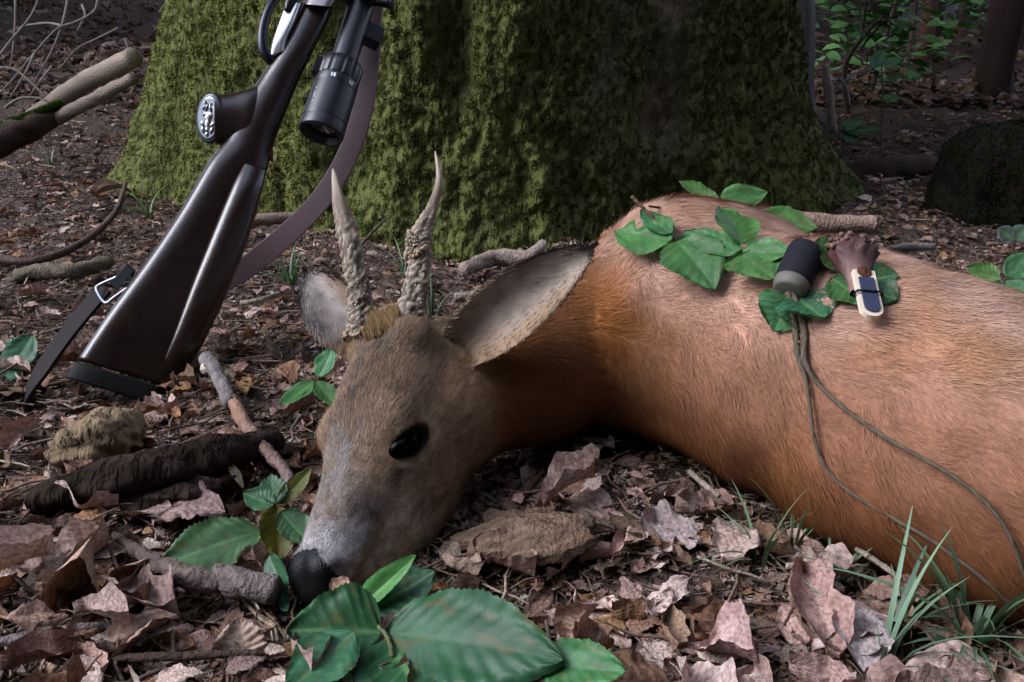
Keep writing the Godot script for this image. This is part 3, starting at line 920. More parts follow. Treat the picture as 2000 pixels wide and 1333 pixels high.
func build_tree() -> void:
	var t := thing("beech_tree", tax, "huge old tree trunk thickly covered in green moss, behind the deer", "tree")
	var mb := MB.new()
	var cols := 460
	var ys: Array[float] = []
	var y := -.08
	while y < .62: ys.append(y); y += .0085
	while y < 7.0: ys.append(y); y += .25
	for yy in ys:
		for j in cols:
			var th := -PI + TAU * j / cols
			var p := trunk_at(th, yy)
			var b := bare(th, yy)
			var col := lin(.085, .092, .030).lerp(lin(.10, .075, .058), b) * (1.0 + .6 * nf.get_noise_3dv(p * Vector3(60, 25, 60)))
			mb.vert(p, col)
	mb.grid(0, ys.size(), cols, true)
	mb.orient()
	part("trunk", mb.mesh(M.bark), t)
	# moss: short feathery sprigs hanging outward and down
	var ms := MB.new()
	for k in 760000:
		var th := deg_to_rad(rn(-118, 112))
		var yy := rn(-.02, .56)
		var b := bare(th, yy)
		var p := trunk_at_fast(th, yy)
		var clump := nf.get_noise_3dv(p * 40.0)
		if rng.randf() < b * 1.15 or rng.randf() < .22 * sm(.0, -.35, clump): continue
		var n := Vector3(sin(th), .12, cos(th))
		var side := Vector3(cos(th), 0, -sin(th))
		var dir := (n * rn(.2, .9) + Vector3(0, rn(-1.2, .15), 0) + side * rn(-.7, .7)).normalized()
		var ln := rn(.0022, .0062)
		var w := dir.cross(Vector3(rn(-1, 1), rn(-1, 1), rn(-1, 1))).normalized() * rn(.0005, .0010)
		var dry := clampf(.25 + nz.get_noise_3dv(p * Vector3(13, 4, 13)) * .9 + n3(p, 60.0) * .5, 0.0, 1.0)
		var left := sm(-8.0, -30.0, rad_to_deg(th))  # left moss lightened, partly for the light from that side
		var col := lin(.056, .100, .022).lerp(lin(.205, .225, .052), clampf(dry * .45 + left * .55 + rn(-.15, .25), 0.0, 1.0))
		if rng.randf() < .08 + .45 * left * dry * dry: col = lin(.25, .19, .105)
		col = col.lerp(lin(.11, .085, .05), clampf(nz.get_noise_3dv(p * Vector3(26, 6, 26)) * 1.3 - .1, 0.0, .75))
		col = vary(col * (.8 + .4 * clampf(clump + .4, 0.0, 1.0)), .4)
		p += n * (.003 * clump - .001)
		var i := ms.vert(p - w, col * .7)
		ms.vert(p + w, col * .7)
		ms.vert(p + dir * ln, col * 1.25)
		ms.tri(i, i + 1, i + 2)
		var nn := (n + dir * .8).normalized()
		for q in 3: ms.nn.append(nn)
	part("moss", ms.mesh(M.moss), t, "", "stuff")
	crown(t, Vector3(.3, 6.6, -4.6), Vector3(3.2, 2.0, 2.4), 700, lin(.05, .10, .02))  # unseen crown, set back so overhead light reaches the deer

func crown(t: Node3D, c: Vector3, r: Vector3, cnt: int, col: Color, size := .42) -> void:
	var where := []
	var tint := PackedColorArray()
	for k in cnt:
		var d := Vector3(rn(-1, 1), rn(-1, 1), rn(-1, 1))
		if d.length() > 1.0: d = d.normalized() * rn(.5, 1.0)
		var b := Basis.from_euler(Vector3(rn(-.7, .7), rn(0, TAU), rn(-.7, .7))).scaled(Vector3.ONE * size * rn(.7, 1.3))
		where.append(Transform3D(b, c + d * r))
		tint.append(vary(col, .35))
	many("crown", M.spray, where, tint, "", "", "stuff", t)

# ------------------------------------------------------------------ setup of materials
func materials() -> void:
	var fine := noise_tex(.06, 4, 5)
	var grain := noise_tex(.02, 5, 9)
	mat("soil", .95, .2, {"heightmap_enabled": true, "heightmap_texture": grain, "heightmap_scale": 1.2, "uv1_triplanar": true, "uv1_world_triplanar": true, "uv1_scale": Vector3(6, 6, 6)})
	mat("bark", .95, .2, {"heightmap_enabled": true, "heightmap_texture": grain, "heightmap_scale": 1.0, "uv1_triplanar": true, "uv1_world_triplanar": true, "uv1_scale": Vector3(7, 3, 7)})
	mat("moss", .95, .12, {"backlight_enabled": true, "backlight": Color(.25, .3, .1)})
	mat("skin", .85, .2)
	mat("fur", .85, .1)
	mat("nose", .24, .22, {"heightmap_enabled": true, "heightmap_texture": fine, "heightmap_scale": .045, "uv1_triplanar": true, "uv1_world_triplanar": true, "uv1_scale": Vector3(26, 26, 26)})
	mat("eye", .12, .13)
	mat("antler", .55, .45, {"heightmap_enabled": true, "heightmap_texture": fine, "heightmap_scale": .06, "uv1_triplanar": true, "uv1_world_triplanar": true, "uv1_scale": Vector3(40, 12, 40)})
	mat("walnut", .25, .5, {"heightmap_enabled": true, "heightmap_texture": fine, "heightmap_scale": .015, "uv1_triplanar": true, "uv1_world_triplanar": true, "uv1_scale": Vector3(30, 8, 30)})
	mat("rubber", .8, .3)
	mat("steel", .34, .6, {"metallic": .75})
	mat("silver", .28, .6, {"metallic": .95})
	mat("scope", .42, .5, {"metallic": .2})
	mat("lens", .06, .8)
	mat("paint", .6, .4)
	mat("strap", .75, .25)
	mat("leather", .42, .45, {"heightmap_enabled": true, "heightmap_texture": fine, "heightmap_scale": .02, "uv1_triplanar": true, "uv1_world_triplanar": true, "uv1_scale": Vector3(40, 40, 40)})
	mat("green", .46, .35, {"backlight_enabled": true, "backlight": Color(.45, .6, .2)})
	mat("blade", .5, .4, {"backlight_enabled": true, "backlight": Color(.4, .5, .2)})
	var mott := noise_tex(.022, 5, 31)
	var ramp := Gradient.new()
	ramp.offsets = PackedFloat32Array([.25, .42, .55, .75]); ramp.colors = PackedColorArray([Color(.70, .66, .62), Color(.86, .83, .80), Color(.96, .94, .92), Color(1, 1, 1)])
	mott.color_ramp = ramp
	mat("litter", .78, .25, {"backlight_enabled": true, "backlight": Color(.25, .18, .12), "albedo_texture": mott, "heightmap_enabled": true, "heightmap_texture": grain, "heightmap_scale": .07, "uv1_triplanar": true, "uv1_scale": Vector3(1.1, 1.1, 1.1)})
	var big: StandardMaterial3D = M.litter.duplicate()
	big.uv1_scale = Vector3(22, 22, 22)
	M.litter_big = big
	mat("wood", .9, .2, {"heightmap_enabled": true, "heightmap_texture": grain, "heightmap_scale": .25, "uv1_triplanar": true, "uv1_world_triplanar": true, "uv1_scale": Vector3(20, 20, 20)})
	mat("cord", .9, .1)
	mat("cloud_leaf", .7, .3, {"backlight_enabled": true, "backlight": Color(.4, .5, .2)})
	# a spray of leaves, the unit of far crowns
	var sp := MB.new()
	for k in 26:
		var a := rn(0, TAU); var d := sqrt(rng.randf()) * .5
		var p := Vector3(cos(a) * d, rn(-.12, .12), sin(a) * d)
		var q := Vector3(rn(-1, 1), rn(-.3, .3), rn(-1, 1)).normalized() * .12
		var s := q.cross(Vector3(rn(-.4, .4), 1, rn(-.4, .4))).normalized() * .07
		var i := sp.vert(p - q, Color.WHITE)
		sp.vert(p + s, Color.WHITE); sp.vert(p + q, Color.WHITE); sp.vert(p - s, Color.WHITE)
		sp.quad(i, i + 1, i + 2, i + 3)
	M.spray = sp.mesh(M.cloud_leaf)

# ------------------------------------------------------------------ ground
func build_ground() -> void:
	var mb := MB.new()
	var xs: Array[float] = []; var zs: Array[float] = []
	var fill := func(a: Array[float], lo: float, hi: float, fa: float, fb: float, step: float) -> void:
		var x := lo
		while x < fa: a.append(x); x += maxf(step, (fa - x) * .12)
		x = fa
		while x < fb: a.append(x); x += step
		while x < hi: a.append(x); x += maxf(step, (x - fb) * .12)
		a.append(hi)
	fill.call(xs, -70.0, 70.0, -1.3, 1.3, .013)
	fill.call(zs, -90.0, 40.0, -2.4, -.2, .013)
	for z in zs:
		for x in xs:
			var y := ground_y(x, z)
			var k := .5 + .5 * n2(x, z, 30.0)
			mb.vert(Vector3(x, y, z), lin(.045, .033, .026).lerp(lin(.085, .062, .05), k))
	mb.grid(0, zs.size(), xs.size(), false)
	var nn := mb.normals()
	if nn[xs.size() * 5 + 5].y < 0:
		for i in range(0, mb.ix.size(), 3):
			var k := mb.ix[i + 1]; mb.ix[i + 1] = mb.ix[i + 2]; mb.ix[i + 2] = k
	whole("forest_floor", mb.mesh(M.soil), "dark forest soil under leaf litter, rising gently behind the trees", "ground", "", "structure")

func dead_tone() -> Color:
	var r := rng.randf()
	if r < .40: return vary(lin(.36, .25, .215), .35)
	if r < .72: return vary(lin(.21, .135, .10), .4)
	if r < .86: return vary(lin(.50, .41, .37), .22)
	return vary(lin(.27, .155, .085), .3)

func dead_leaf_mesh(k: int) -> ArrayMesh:
	var mb := MB.new()
	leaf(mb, Vector3(-.5, 0, 0), Vector3(.5, rn(-.1, .1), 0), Vector3.UP, rn(.5, .68), {"nu": 24, "nv": 16, "curl": rn(-.2, .2), "fold": rn(-.12, .35), "pleat": .035, "wave": rn(.1, .24), "jag": .0, "ragged": .16, "veins": 6,
		"col": Color.WHITE, "vein": Color(.58, .52, .47), "twist": rn(-.45, .45), "roll": rn(-.15, .55), "seed": k * 1.7, "fat": rn(.7, 1.0), "bite": [0.0, 0.0, .45, -.4, 0.0, .5][k % 6], "bite_at": rn(.25, .8)})
	# short stalk
	tube(mb, [Vector3(-.5, 0, 0), Vector3(-.62, .03, .02), Vector3(-.72, .02, .05)], [.012, .010, .008], 4, Color(.6, .55, .5), Color(.6, .55, .5))
	return mb.mesh(M.litter)

func on_deer(x: float, z: float) -> bool:
	return sd_body(Vector3(x, .02, z)) < .006 or sd_head(Vector3(x, .022, z)) < .024

func spot(near: float, far: float) -> Vector3:     # a random place in view
	var z := -lerpf(near, far, pow(rng.randf(), 1.25))
	var half := -z * .66 + .12
	return Vector3(rn(-half, half), 0, z)

func in_trunk(p: Vector3) -> bool:
	var d := Vector2(p.x - tax.x, p.z - tax.z)
	return d.length() < lerpf(tab(rootR, rad_to_deg(atan2(d.x, d.y))), .65, .1) - .02

func build_litter() -> void:
	var kinds: Array[ArrayMesh] = []
	for k in 8: kinds.append(dead_leaf_mesh(k))
	# crumbs: small broken pieces of leaf, bud scales, needles
	var cr := MB.new()
	for k in 5:
		var i := cr.vert(Vector3(rn(-.5, .5), rn(-.1, .15), rn(-.5, .5)), Color.WHITE)
		cr.vert(Vector3(rn(-.5, .5), rn(-.05, .3), rn(-.5, .5)), Color(.8, .8, .8))
		cr.vert(Vector3(rn(-.5, .5), rn(-.1, .1), rn(-.5, .5)), Color.WHITE)
		cr.vert(Vector3(rn(-.5, .5), rn(0, .35), rn(-.5, .5)), Color(.9, .9, .9))
		cr.quad(i, i + 1, i + 2, i + 3)
	var crumb := cr.mesh(M.litter)
	var where := []; var tint := PackedColorArray()
	for k in 60000:
		var p := spot(.3, 2.6)
		if in_trunk(p): continue
		var s := rn(.004, .014)
		where.append(Transform3D(Basis.from_euler(Vector3(rn(-.6, .6), rn(0, TAU), rn(-.6, .6))).scaled(Vector3(s, s * .8, s)), gd(p, rn(0, .006))))
		tint.append(dead_tone() * rn(.7, 1.1))
	many("leaf_crumbs", crumb, where, tint, "broken brown bits of dead leaf and bud scales covering the soil", "leaf litter")
	# thin twiglets and needles
	var tw := MB.new()
	tube(tw, [Vector3(-.5, 0, 0), Vector3(-.1, .03, .05), Vector3(.2, .02, -.02), Vector3(.5, .05, .04)], [.022, .025, .02, .012], 5, Color.WHITE, Color.WHITE)
	var twm := tw.mesh(M.litter)
	where = []; tint = PackedColorArray()
	for k in 7000:
		var p := spot(.3, 2.8)
		if in_trunk(p): continue
		var s := rn(.015, .06)
		where.append(Transform3D(Basis.from_euler(Vector3(0, rn(0, TAU), rn(-.3, .3))).scaled(Vector3(s, s, s)), gd(p, rn(.002, .010))))
		tint.append(vary(lin(.13, .092, .072), .5) if rng.randf() < .9 else vary(lin(.36, .30, .24), .3))
	many("twig_litter", twm, where, tint, "short thin twigs scattered through the leaf litter", "twigs")
	# leaves, whole and torn
	for kd in 8:
		where = []; tint = PackedColorArray()
		for k in 820:
			var p := spot(.3, 3.2)
			if in_trunk(p) or on_deer(p.x, p.z): continue
			var mid := sm(-.8, -1.0, p.z) * sm(-1.7, -1.3, p.z)
			if rng.randf() < mid * .25: continue
			var s := rn(.010, .036) * (1.0 - .25 * mid)
			where.append(Transform3D(Basis.from_euler(Vector3(rn(-.5, .5), rn(0, TAU), rn(-.3, .3))).scaled(Vector3(s, s * .8, s)), gd(p, rn(.002, .012))))
			tint.append(dead_tone())
		many("leaf_litter", kinds[kd], where, tint, ["thin layer", "loose scatter", "flat bits", "curled bits", "torn scraps", "folded scraps", "brittle shreds", "mixed scraps"][kd] + " of brown dead leaves spread over the forest floor", "leaf litter")
	# farther back
	for kd in 3:
		where = []; tint = PackedColorArray()
		for k in 5200:
			var z := -3.0 - 15.0 * pow(rng.randf(), 1.4)
			var half := -z * .7 + .3
			var p := Vector3(rn(-half, half), 0, z)
			var s := rn(.035, .075)
			where.append(Transform3D(Basis.from_euler(Vector3(rn(-.5, .5), rn(0, TAU), rn(-.5, .5))).scaled(Vector3(s, s, s)), gd(p, rn(.0, .03))))
			tint.append(dead_tone() * .48)  # toned down to stand for the shade under the trees
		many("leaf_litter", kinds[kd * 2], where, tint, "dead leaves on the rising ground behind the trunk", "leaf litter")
	# leaves that can be told apart
	var looks := ["curled brown beech leaf", "torn pinkish beech leaf", "pale dry beech leaf", "folded dark beech leaf"]
	var marks := [[Vector3(-0.2995,0.0000,-0.6595), "the rotten log"], [Vector3(-0.3643,0.0000,-0.7265), "the wood chunk"], [Vector3(-0.2266,0.0000,-0.7062), "the peeled stick"], [Vector3(-0.2162,0.0000,-0.5461), "the serrated leaf"], [Vector3(-0.1706,0.0000,-0.4870), "the mossy stick piece"], [Vector3(-0.2685,0.0000,-0.4328), "the lower left twig"],
		[Vector3(-0.1997,0.0000,-0.4196), "the bottom straight twig"], [Vector3(-0.0915,0.0000,-0.4328), "the large green leaves"], [Vector3(0.0076,0.0000,-0.5730), "the flat bark piece"], [Vector3(0.1158,0.0000,-0.5593), "the pale grey torn leaf"], [Vector3(0.2037,0.0000,-0.5661), "the wiry grass tuft"], [Vector3(0.1333,0.0000,-0.4351), "the rounded pinkish leaf"],
		[Vector3(0.1972,0.0000,-0.4763), "the long pinkish leaf"], [Vector3(0.2805,0.0000,-0.4514), "the broad grass"], [Vector3(0.1601,0.0000,-0.6684), "the deer's belly"], [Vector3(-0.2981,0.0000,-1.1208), "the left-hand ear"], [Vector3(-0.5412,0.0000,-0.9327), "the left seedling"], [Vector3(-0.3803,0.0000,-0.8185), "the rifle butt"], [Vector3(0.0521,0.0000,-0.4712), "the pointed leaf"]]
	var found := {}
	var cnt := 0
	while cnt < 240:
		var p := spot(.36, 1.15)
		if on_deer(p.x, p.z): continue
		if rng.randf() < sm(-.75, -1.0, p.z) * .6: continue
		var kd := rng.randi() % 8
		var s := rn(.022, .044) * lerpf(1.0, 1.35, sm(-.8, -.5, p.z))
		var o := MeshInstance3D.new()
		o.name = numbered("dead_leaf")
		o.mesh = kinds[kd]
		var w := rng.randi() % 4
		var tilt: float = [.26, .18, .10, .38][w]
		o.transform = Transform3D(Basis.from_euler(Vector3(rn(-tilt, tilt), rn(0, TAU), rn(-tilt, tilt))).scaled(Vector3(s, s, s)), gd(p, rn(.010, .018)))
		var tone: Color = [vary(lin(.33, .21, .165), .25), vary(lin(.42, .295, .265), .2), vary(lin(.50, .395, .36), .16), vary(lin(.23, .135, .09), .25)][w]
		o.material_override = tone_mat(tone)
		add_child(o, true)
		tag(o, looks[w], "leaf", "fallen beech leaves")
		var best: Array = marks[0]
		for m in marks:
			if (m[0] as Vector3).distance_to(p) < (best[0] as Vector3).distance_to(p): best = m
		var d: Vector3 = p - best[0]
		var side := ("right of" if d.x > 0 else "left of") if absf(d.x) > absf(d.z) else ("in front of" if d.z > 0 else "behind")
		var size := "small " if s < .030 else ("large " if s > .038 else "")
		var name_of := "%s%s|%s %s" % [size, looks[w], side, best[1]]
		if not found.has(name_of): found[name_of] = []
		found[name_of].append([d.length(), o])
		cnt += 1
	var nth := ["closest", "second closest", "third closest", "fourth closest", "fifth closest", "sixth closest", "seventh closest", "eighth closest", "ninth closest", "tenth closest"]
	for k in found:
		var l: Array = found[k]
		l.sort_custom(func(a: Array, c: Array) -> bool: return a[0] < c[0])
		var two: PackedStringArray = k.split("|")
		for i in l.size():
			(l[i][1] as Node).set_meta("label", "%s %s" % [two[0], two[1]] if l.size() == 1 else "%s %s %s" % [two[0], nth[mini(i, 9)], two[1]])

var tones := {}
func tone_mat(c: Color) -> StandardMaterial3D:
	var k := "%d_%d_%d" % [int(c.r * 24), int(c.g * 24), int(c.b * 24)]
	if not tones.has(k):
		var m: StandardMaterial3D = M.litter.duplicate()
		m.albedo_color = c.linear_to_srgb()
		tones[k] = m
	return tones[k]

# ------------------------------------------------------------------ plants
func green_leaf(parent: Node3D, a: Vector3, b: Vector3, up: Vector3, w: float, o := {}) -> void:
	var mb := MB.new()
	var q := {"nu": 30, "nv": 16, "col": lin(.042, .115, .036), "vein": lin(.075, .165, .062), "pleat": .013, "fold": .12, "curl": -.04, "seed": a.x * 31.0 + a.z * 17.0, "jag": .022, "spots": 1.0, "wave": .05}
	q.merge(o, true)
	var hue := rn(-.25, .25)
	q.col = Color(q.col.r * (1.0 + hue), q.col.g * (1.0 + rn(-.12, .12)), q.col.b * (1.0 - hue))
	leaf(mb, a, b, up, w, q)
	part("leaf", mb.mesh(M.green), parent)

func stem(parent: Node3D, pts: Array, rad: Array, col := Color(.09, .06, .04), called := "stem") -> void:
	part(called, tube_mesh(pts, rad, 7, col, col, M.wood, .12, 300.0, 5), parent)

func stick(called: String, label: String, cat: String, pts: Array, rad: Array, ca: Color, cb: Color, group := "", bump := .18) -> MeshInstance3D:
	if group.begins_with("sticks"):
		for i in pts.size(): pts[i] += Vector3(0, .013, 0)
	return whole(called, tube_mesh(pts, rad, 12, ca, cb, M.wood, bump, 110.0, 6), label, cat, group)

func grass(base: Vector3, cnt: int, ln: float, wd: float, spread: float, col: Color, label: String, lean := Vector3.ZERO) -> void:
	var t := thing("grass_tuft", gd(base), label, "grass")
	for k in cnt:
		var a := rn(0, TAU)
		var out := (Vector3(cos(a), 0, sin(a)) * rn(.2, spread) + lean).limit_length(1.6)
		var L := ln * rn(.55, 1.15)
		var p := gd(base) + Vector3(cos(a), 0, sin(a)) * rn(0, .008)
		var mb := MB.new()
		var c := vary(col, .3)
		var side := Vector3(-out.z, .2, out.x).normalized()
		for i in 8:
			var s := i / 7.0
			var q := p + Vector3(0, L * (s - .45 * s * s * out.length()), 0) + out * L * s * s * .9 + out * L * s * .15
			q.y = maxf(q.y, p.y + .002)
			var w := wd * .5 * (1.0 - pow(s, 2.5)) + .0001
			mb.vert(q - side * w, c * (.8 + .3 * s)); mb.vert(q + Vector3(0, -w * .35, 0), c * (.7 + .3 * s)); mb.vert(q + side * w, c * (.8 + .3 * s))
		mb.grid(0, 8, 3, false)
		part("blade", mb.mesh(M.blade), t)

func forest_tree(px: float, D: float, r: float, h: float, lean: Vector3, label: String, cr: float, cnt: int, col := Color(.05, .035, .028), cy := 0.0) -> void:
	var x := (px - 1000.0) / 1736.0 * (D * .94 + .12)
	var z := -D
	var p := gd(Vector3(x, 0, z))
	var t := thing("forest_tree", p, label, "tree", "trees standing behind the big trunk" if D > 0 else "unseen trees added around the clearing")
	var pts := []; var rad := []
	for i in 6:
		var s := i / 5.0
		pts.append(p + Vector3(lean.x * s * h + .06 * n2(px, s * 2.0, .7), s * h - .05, lean.z * s * h))
		rad.append(r * (1.25 - .35 * minf(s * 4.0, 1.0) - .55 * s))
	part("trunk", tube_mesh(pts, rad, 14, col, col * 1.1, M.wood, .22, 16.0, 10), t)
	for k in 3:
		var s := rn(.35, .9)
		var a := rn(0, TAU)
		var q: Vector3 = p + Vector3(lean.x * s * h, s * h, lean.z * s * h)
		part("limb", tube_mesh([q, q + Vector3(cos(a) * .5, .35, sin(a) * .5), q + Vector3(cos(a) * 1.2, .7, sin(a) * 1.2)], [r * .4, r * .3, r * .12], 7, col, col, M.wood, .2, 16.0, 4), t)
	if cnt > 0:
		crown(t, p + Vector3(lean.x * h, h * .92 + cy, lean.z * h), Vector3(cr, cr * .62, cr), cnt, lin(.05, .10, .02))

func sapling(px: float, D: float, h: float, spread: float, cnt: int, size: float, col: Color, label: String) -> void:
	var p := gd(Vector3((px - 1000.0) / 1736.0 * (D * .94 + .12), 0, -D))
	var t := thing("leafy_sapling", p, label, "sapling", "young trees and shrubs behind the trunk")
	var bark := lin(.06, .045, .035)
	part("stem", tube_mesh([p - Vector3(0, .03, 0), p + Vector3(rn(-.05, .05), h * .5, rn(-.05, .05)), p + Vector3(rn(-.12, .12), h, rn(-.1, .1))], [.010 + h * .004, .008, .003], 7, bark, bark, M.wood, .15, 60.0, 5), t)
	var where := []; var tint := PackedColorArray()
	for b in 7:
		var y := h * rn(.15, 1.0)
		var a := rn(0, TAU)
		var e := p + Vector3(cos(a) * spread * rn(.5, 1.0), y + rn(-.05, .15), sin(a) * spread * rn(.5, 1.0))
		var s := p + Vector3(0, y * .85, 0)
		part("branch", tube_mesh([s, (s + e) * .5 + Vector3(0, .03, 0), e], [.004, .003, .0015], 5, bark, bark, M.wood, .1, 60.0, 4), t)
		for k in cnt / 7:
			var u := rn(.25, 1.05)
			var q := s.lerp(e, u) + Vector3(rn(-1, 1), rn(-.7, .7), rn(-1, 1)) * spread * .28
			var z := size * rn(.6, 1.25)
			where.append(Transform3D(Basis.from_euler(Vector3(rn(-.5, .7), rn(0, TAU), rn(-.5, .5))).scaled(Vector3(z, z, z)), q))
			tint.append(vary(col, .4))
	many("foliage", M.one_leaf, where, tint, "", "", "stuff", t)

func build_forest() -> void:
	var lf := MB.new()
	leaf(lf, Vector3(-.5, 0, 0), Vector3(.5, -.05, 0), Vector3.UP, .6, {"nu": 6, "nv": 4, "curl": .05, "fold": .15, "pleat": 0.0, "wave": .05, "jag": .0, "col": Color.WHITE, "vein": Color.WHITE})
	M.one_leaf = lf.mesh(M.cloud_leaf)
	var dark := lin(.030, .020, .017); var grey := lin(.13, .12, .12); var brown := lin(.07, .035, .025)
	forest_tree(1945, 3.3, .055, 6.0, Vector3(.02, 0, 0), "thick dark trunk standing just above the black stump", 2.2, 380, dark)
	forest_tree(1588, 2.75, .028, 5.0, Vector3(-.12, 0, .0), "slim pale grey trunk leaning close beside the mossy trunk's right edge", 1.8, 240, grey)
	forest_tree(1782, 4.2, .030, 5.5, Vector3(.01, 0, 0), "reddish brown young trunk behind the two bright leaves", 2.0, 300, brown)
	forest_tree(1832, 4.9, .022, 5.5, Vector3(-.02, 0, 0), "thin near-black trunk between the reddish trunk and the thick dark one", 2.0, 300, dark)
	forest_tree(1725, 6.2, .075, 7.0, Vector3.ZERO, "broad shadowy trunk far behind the two bright leaves", 2.6, 420, dark)
	forest_tree(1650, 7.5, .05, 7.0, Vector3(.03, 0, 0), "distant slim trunk right of the pale grey one", 2.6, 420, dark)
	forest_tree(1885, 8.5, .07, 7.5, Vector3.ZERO, "far trunk seen just left of the thick dark trunk", 2.8, 460, dark)
	forest_tree(2090, 5.0, .09, 7.0, Vector3.ZERO, "stout trunk at the right end of the wood", 2.8, 460, dark)
	forest_tree(40, 6.0, .07, 7.0, Vector3.ZERO, "dim trunk at the far left behind the bare twigs", 2.8, 460, dark)
	forest_tree(140, 8.5, .09, 7.5, Vector3.ZERO, "dim trunk far behind the leaning poles", 2.8, 460, dark)
	forest_tree(245, 11.0, .11, 8.0, Vector3.ZERO, "dim trunk nearest the mossy trunk's left edge", 3.0, 460, dark)
	forest_tree(-120, 4.2, .06, 6.0, Vector3.ZERO, "trunk just beyond the left side of the bare twigs", 2.3, 380, dark)
	var nth := ["first", "second", "third", "fourth", "fifth", "sixth", "seventh", "eighth", "ninth", "tenth", "eleventh"]
	for k in 17:      # the wood goes on behind
		var left := k < 6
		var px := -60.0 + 60.0 * k + rn(-20, 20) if left else 1575.0 + 48.0 * (k - 6) + rn(-16, 16)
		forest_tree(px, rn(10.0, 22.0), rn(.07, .16), rn(7, 10), Vector3(rn(-.03, .03), 0, 0), "dark trunk deep in the shadowed wood, %s from the %s" % ([nth[k], "left edge"] if left else [nth[k - 6], "mossy trunk's right edge"]), rn(2.6, 3.6), 300, dark * rn(.8, 1.5))
	for k in 8:
		forest_tree(rn(400, 1500), 8.0 + 1.6 * k, rn(.08, .16), rn(7, 9), Vector3.ZERO, "trunk hidden in the wood behind the mossy trunk, number %d from the front" % (k + 1), rn(2.6, 3.6), 300, dark)
	# unseen trees added for shade, leaving an opening up and to the left
	var k0 := 0
	for q in [[3.2, .4, 6.0, 2.6], [2.4, 2.8, 4.2, 2.7], [-.2, 3.6, 3.8, 2.8], [-3.0, 4.2, 4.4, 2.7], [4.2, -2.6, 7.0, 2.8], [.4, -5.2, 7.5, 3.4], [-3.9, -4.6, 7.5, 2.8], [5.4, 2.0, 6.0, 3.0], [1.2, 4.0, 6.5, 3.0], [2.4, -5.5, 6.5, 3.2], [-1.6, -6.5, 7.0, 3.2], [4.6, -6.5, 6.5, 3.2], [-4.5, -8.0, 7.5, 3.2], [-3.9, -4.7, 3.6, 1.7], [-6.0, -5.6, 4.2, 2.2], [-7.5, -7.5, 5.0, 2.6]]:
		k0 += 1
		var p := gd(Vector3(q[0], 0, q[1]))
		var t := thing("forest_tree", p, "beech tree added outside the view, number %d round the small clearing" % (k0), "tree", "unseen trees added around the clearing")
		part("trunk", tube_mesh([p - Vector3(0, .1, 0), p + Vector3(.05, 2, 0), p + Vector3(0, q[2], .1)], [.16, .12, .06], 14, grey, grey, M.wood, .1, 10.0, 8), t)
		crown(t, p + Vector3(0, q[2] * .78, 0), Vector3(q[3], q[3] * .75, q[3]), 760, lin(.05, .10, .02))
	# unseen shrubs added round the camera to dim light from behind it
	var sl := ["left of the gap", "next to the gap", "behind the camera's left", "straight behind the camera", "behind the camera's right", "at the far right rear", "at the right", "right of the deer's rump", "farther right of the rump", "second row left", "second row middle", "second row right"]
	var sp0 := [[-2.6, 2.0], [-1.7, 2.5], [-.8, 2.3], [.2, 2.2], [1.2, 2.2], [2.2, 1.8], [2.9, .8], [3.0, -.4], [3.4, -1.6], [-2.2, 3.6], [-.2, 3.4], [1.8, 3.4]]
	for k in sp0.size():
		var p := gd(Vector3(sp0[k][0], 0, sp0[k][1]))
		var t := thing("added_shrub", p, "leafy shrub added outside the view, " + sl[k], "shrub", "shrubs added around the small clearing")
		part("stem", tube_mesh([p - Vector3(0, .05, 0), p + Vector3(.03, .5, 0), p + Vector3(0, 1.1, .05)], [.03, .02, .01], 8, grey, grey, M.wood, .1, 20.0, 5), t)
		crown(t, p + Vector3(0, .95, 0), Vector3(.8, .95, .7), 150, lin(.045, .09, .02))
	# undergrowth
	var g1 := lin(.045, .11, .035); var g2 := lin(.09, .20, .06)
	sapling(1660, 2.9, .34, .22, 80, .055, g1, "low leafy shrub right beside the mossy trunk's foot")
	sapling(1760, 3.8, .9, .4, 150, .06, g1, "leafy sapling behind the pair of bright leaves")
	sapling(1850, 5.2, 1.3, .5, 190, .07, g2, "leafy sapling between the thin trunks on the right")
	sapling(1980, 4.4, 1.2, .45, 170, .07, g1, "leafy sapling behind the thick dark trunk")
	sapling(1700, 7.0, 1.6, .8, 260, .09, g2, "brighter bush far back between the trunks")
	sapling(1930, 9.0, 1.9, 1.0, 300, .1, g2, "bushy growth far back at the right")
	sapling(1600, 9.0, 1.7, .8, 240, .1, g1, "bushy growth far back beside the mossy trunk")
	sapling(60, 5.0, .5, .4, 90, .06, g1, "sparse leafy shrub in the dark at the upper left")
	sapling(230, 7.5, .9, .6, 120, .07, g1, "dim shrub behind the mossy trunk's left edge")
	sapling(-60, 8.0, 1.3, .8, 160, .08, g1, "dim shrub far back at the left")
	sapling(1690, 3.2, .42, .35, 150, .055, g2, "spreading low shrub below the pair of bright leaves")
	sapling(1800, 4.4, .5, .5, 220, .06, g1, "wide leafy shrub between the reddish and the near-black trunk")
	sapling(1900, 5.6, .6, .6, 240, .07, g2, "wide leafy shrub left of the thick dark trunk")
	sapling(2010, 5.0, .6, .5, 200, .07, g1, "wide leafy shrub at the right edge behind the stump")
	sapling(1640, 5.5, .6, .5, 200, .065, g2, "wide leafy shrub beside the pale grey trunk")
	sapling(110, 6.5, .6, .5, 160, .07, g1, "wide dim shrub above the leaning poles")
	for k in 14:
		var left := k < 5
		sapling(-40.0 + 75.0 * k + rn(-20, 20) if left else 1575.0 + 56.0 * (k - 5) + rn(-15, 15), rn(8.5, 16.0), rn(1.2, 2.6), rn(.8, 1.5), 220, .12, g2 if k % 2 else g1, "leafy undergrowth deep in the wood, %s clump from the %s" % ([nth[k], "left edge"] if left else [nth[k - 5], "mossy trunk's right edge"]))
	# stump
	var sp := Vector3(0.9360,0.0000,-1.5728)
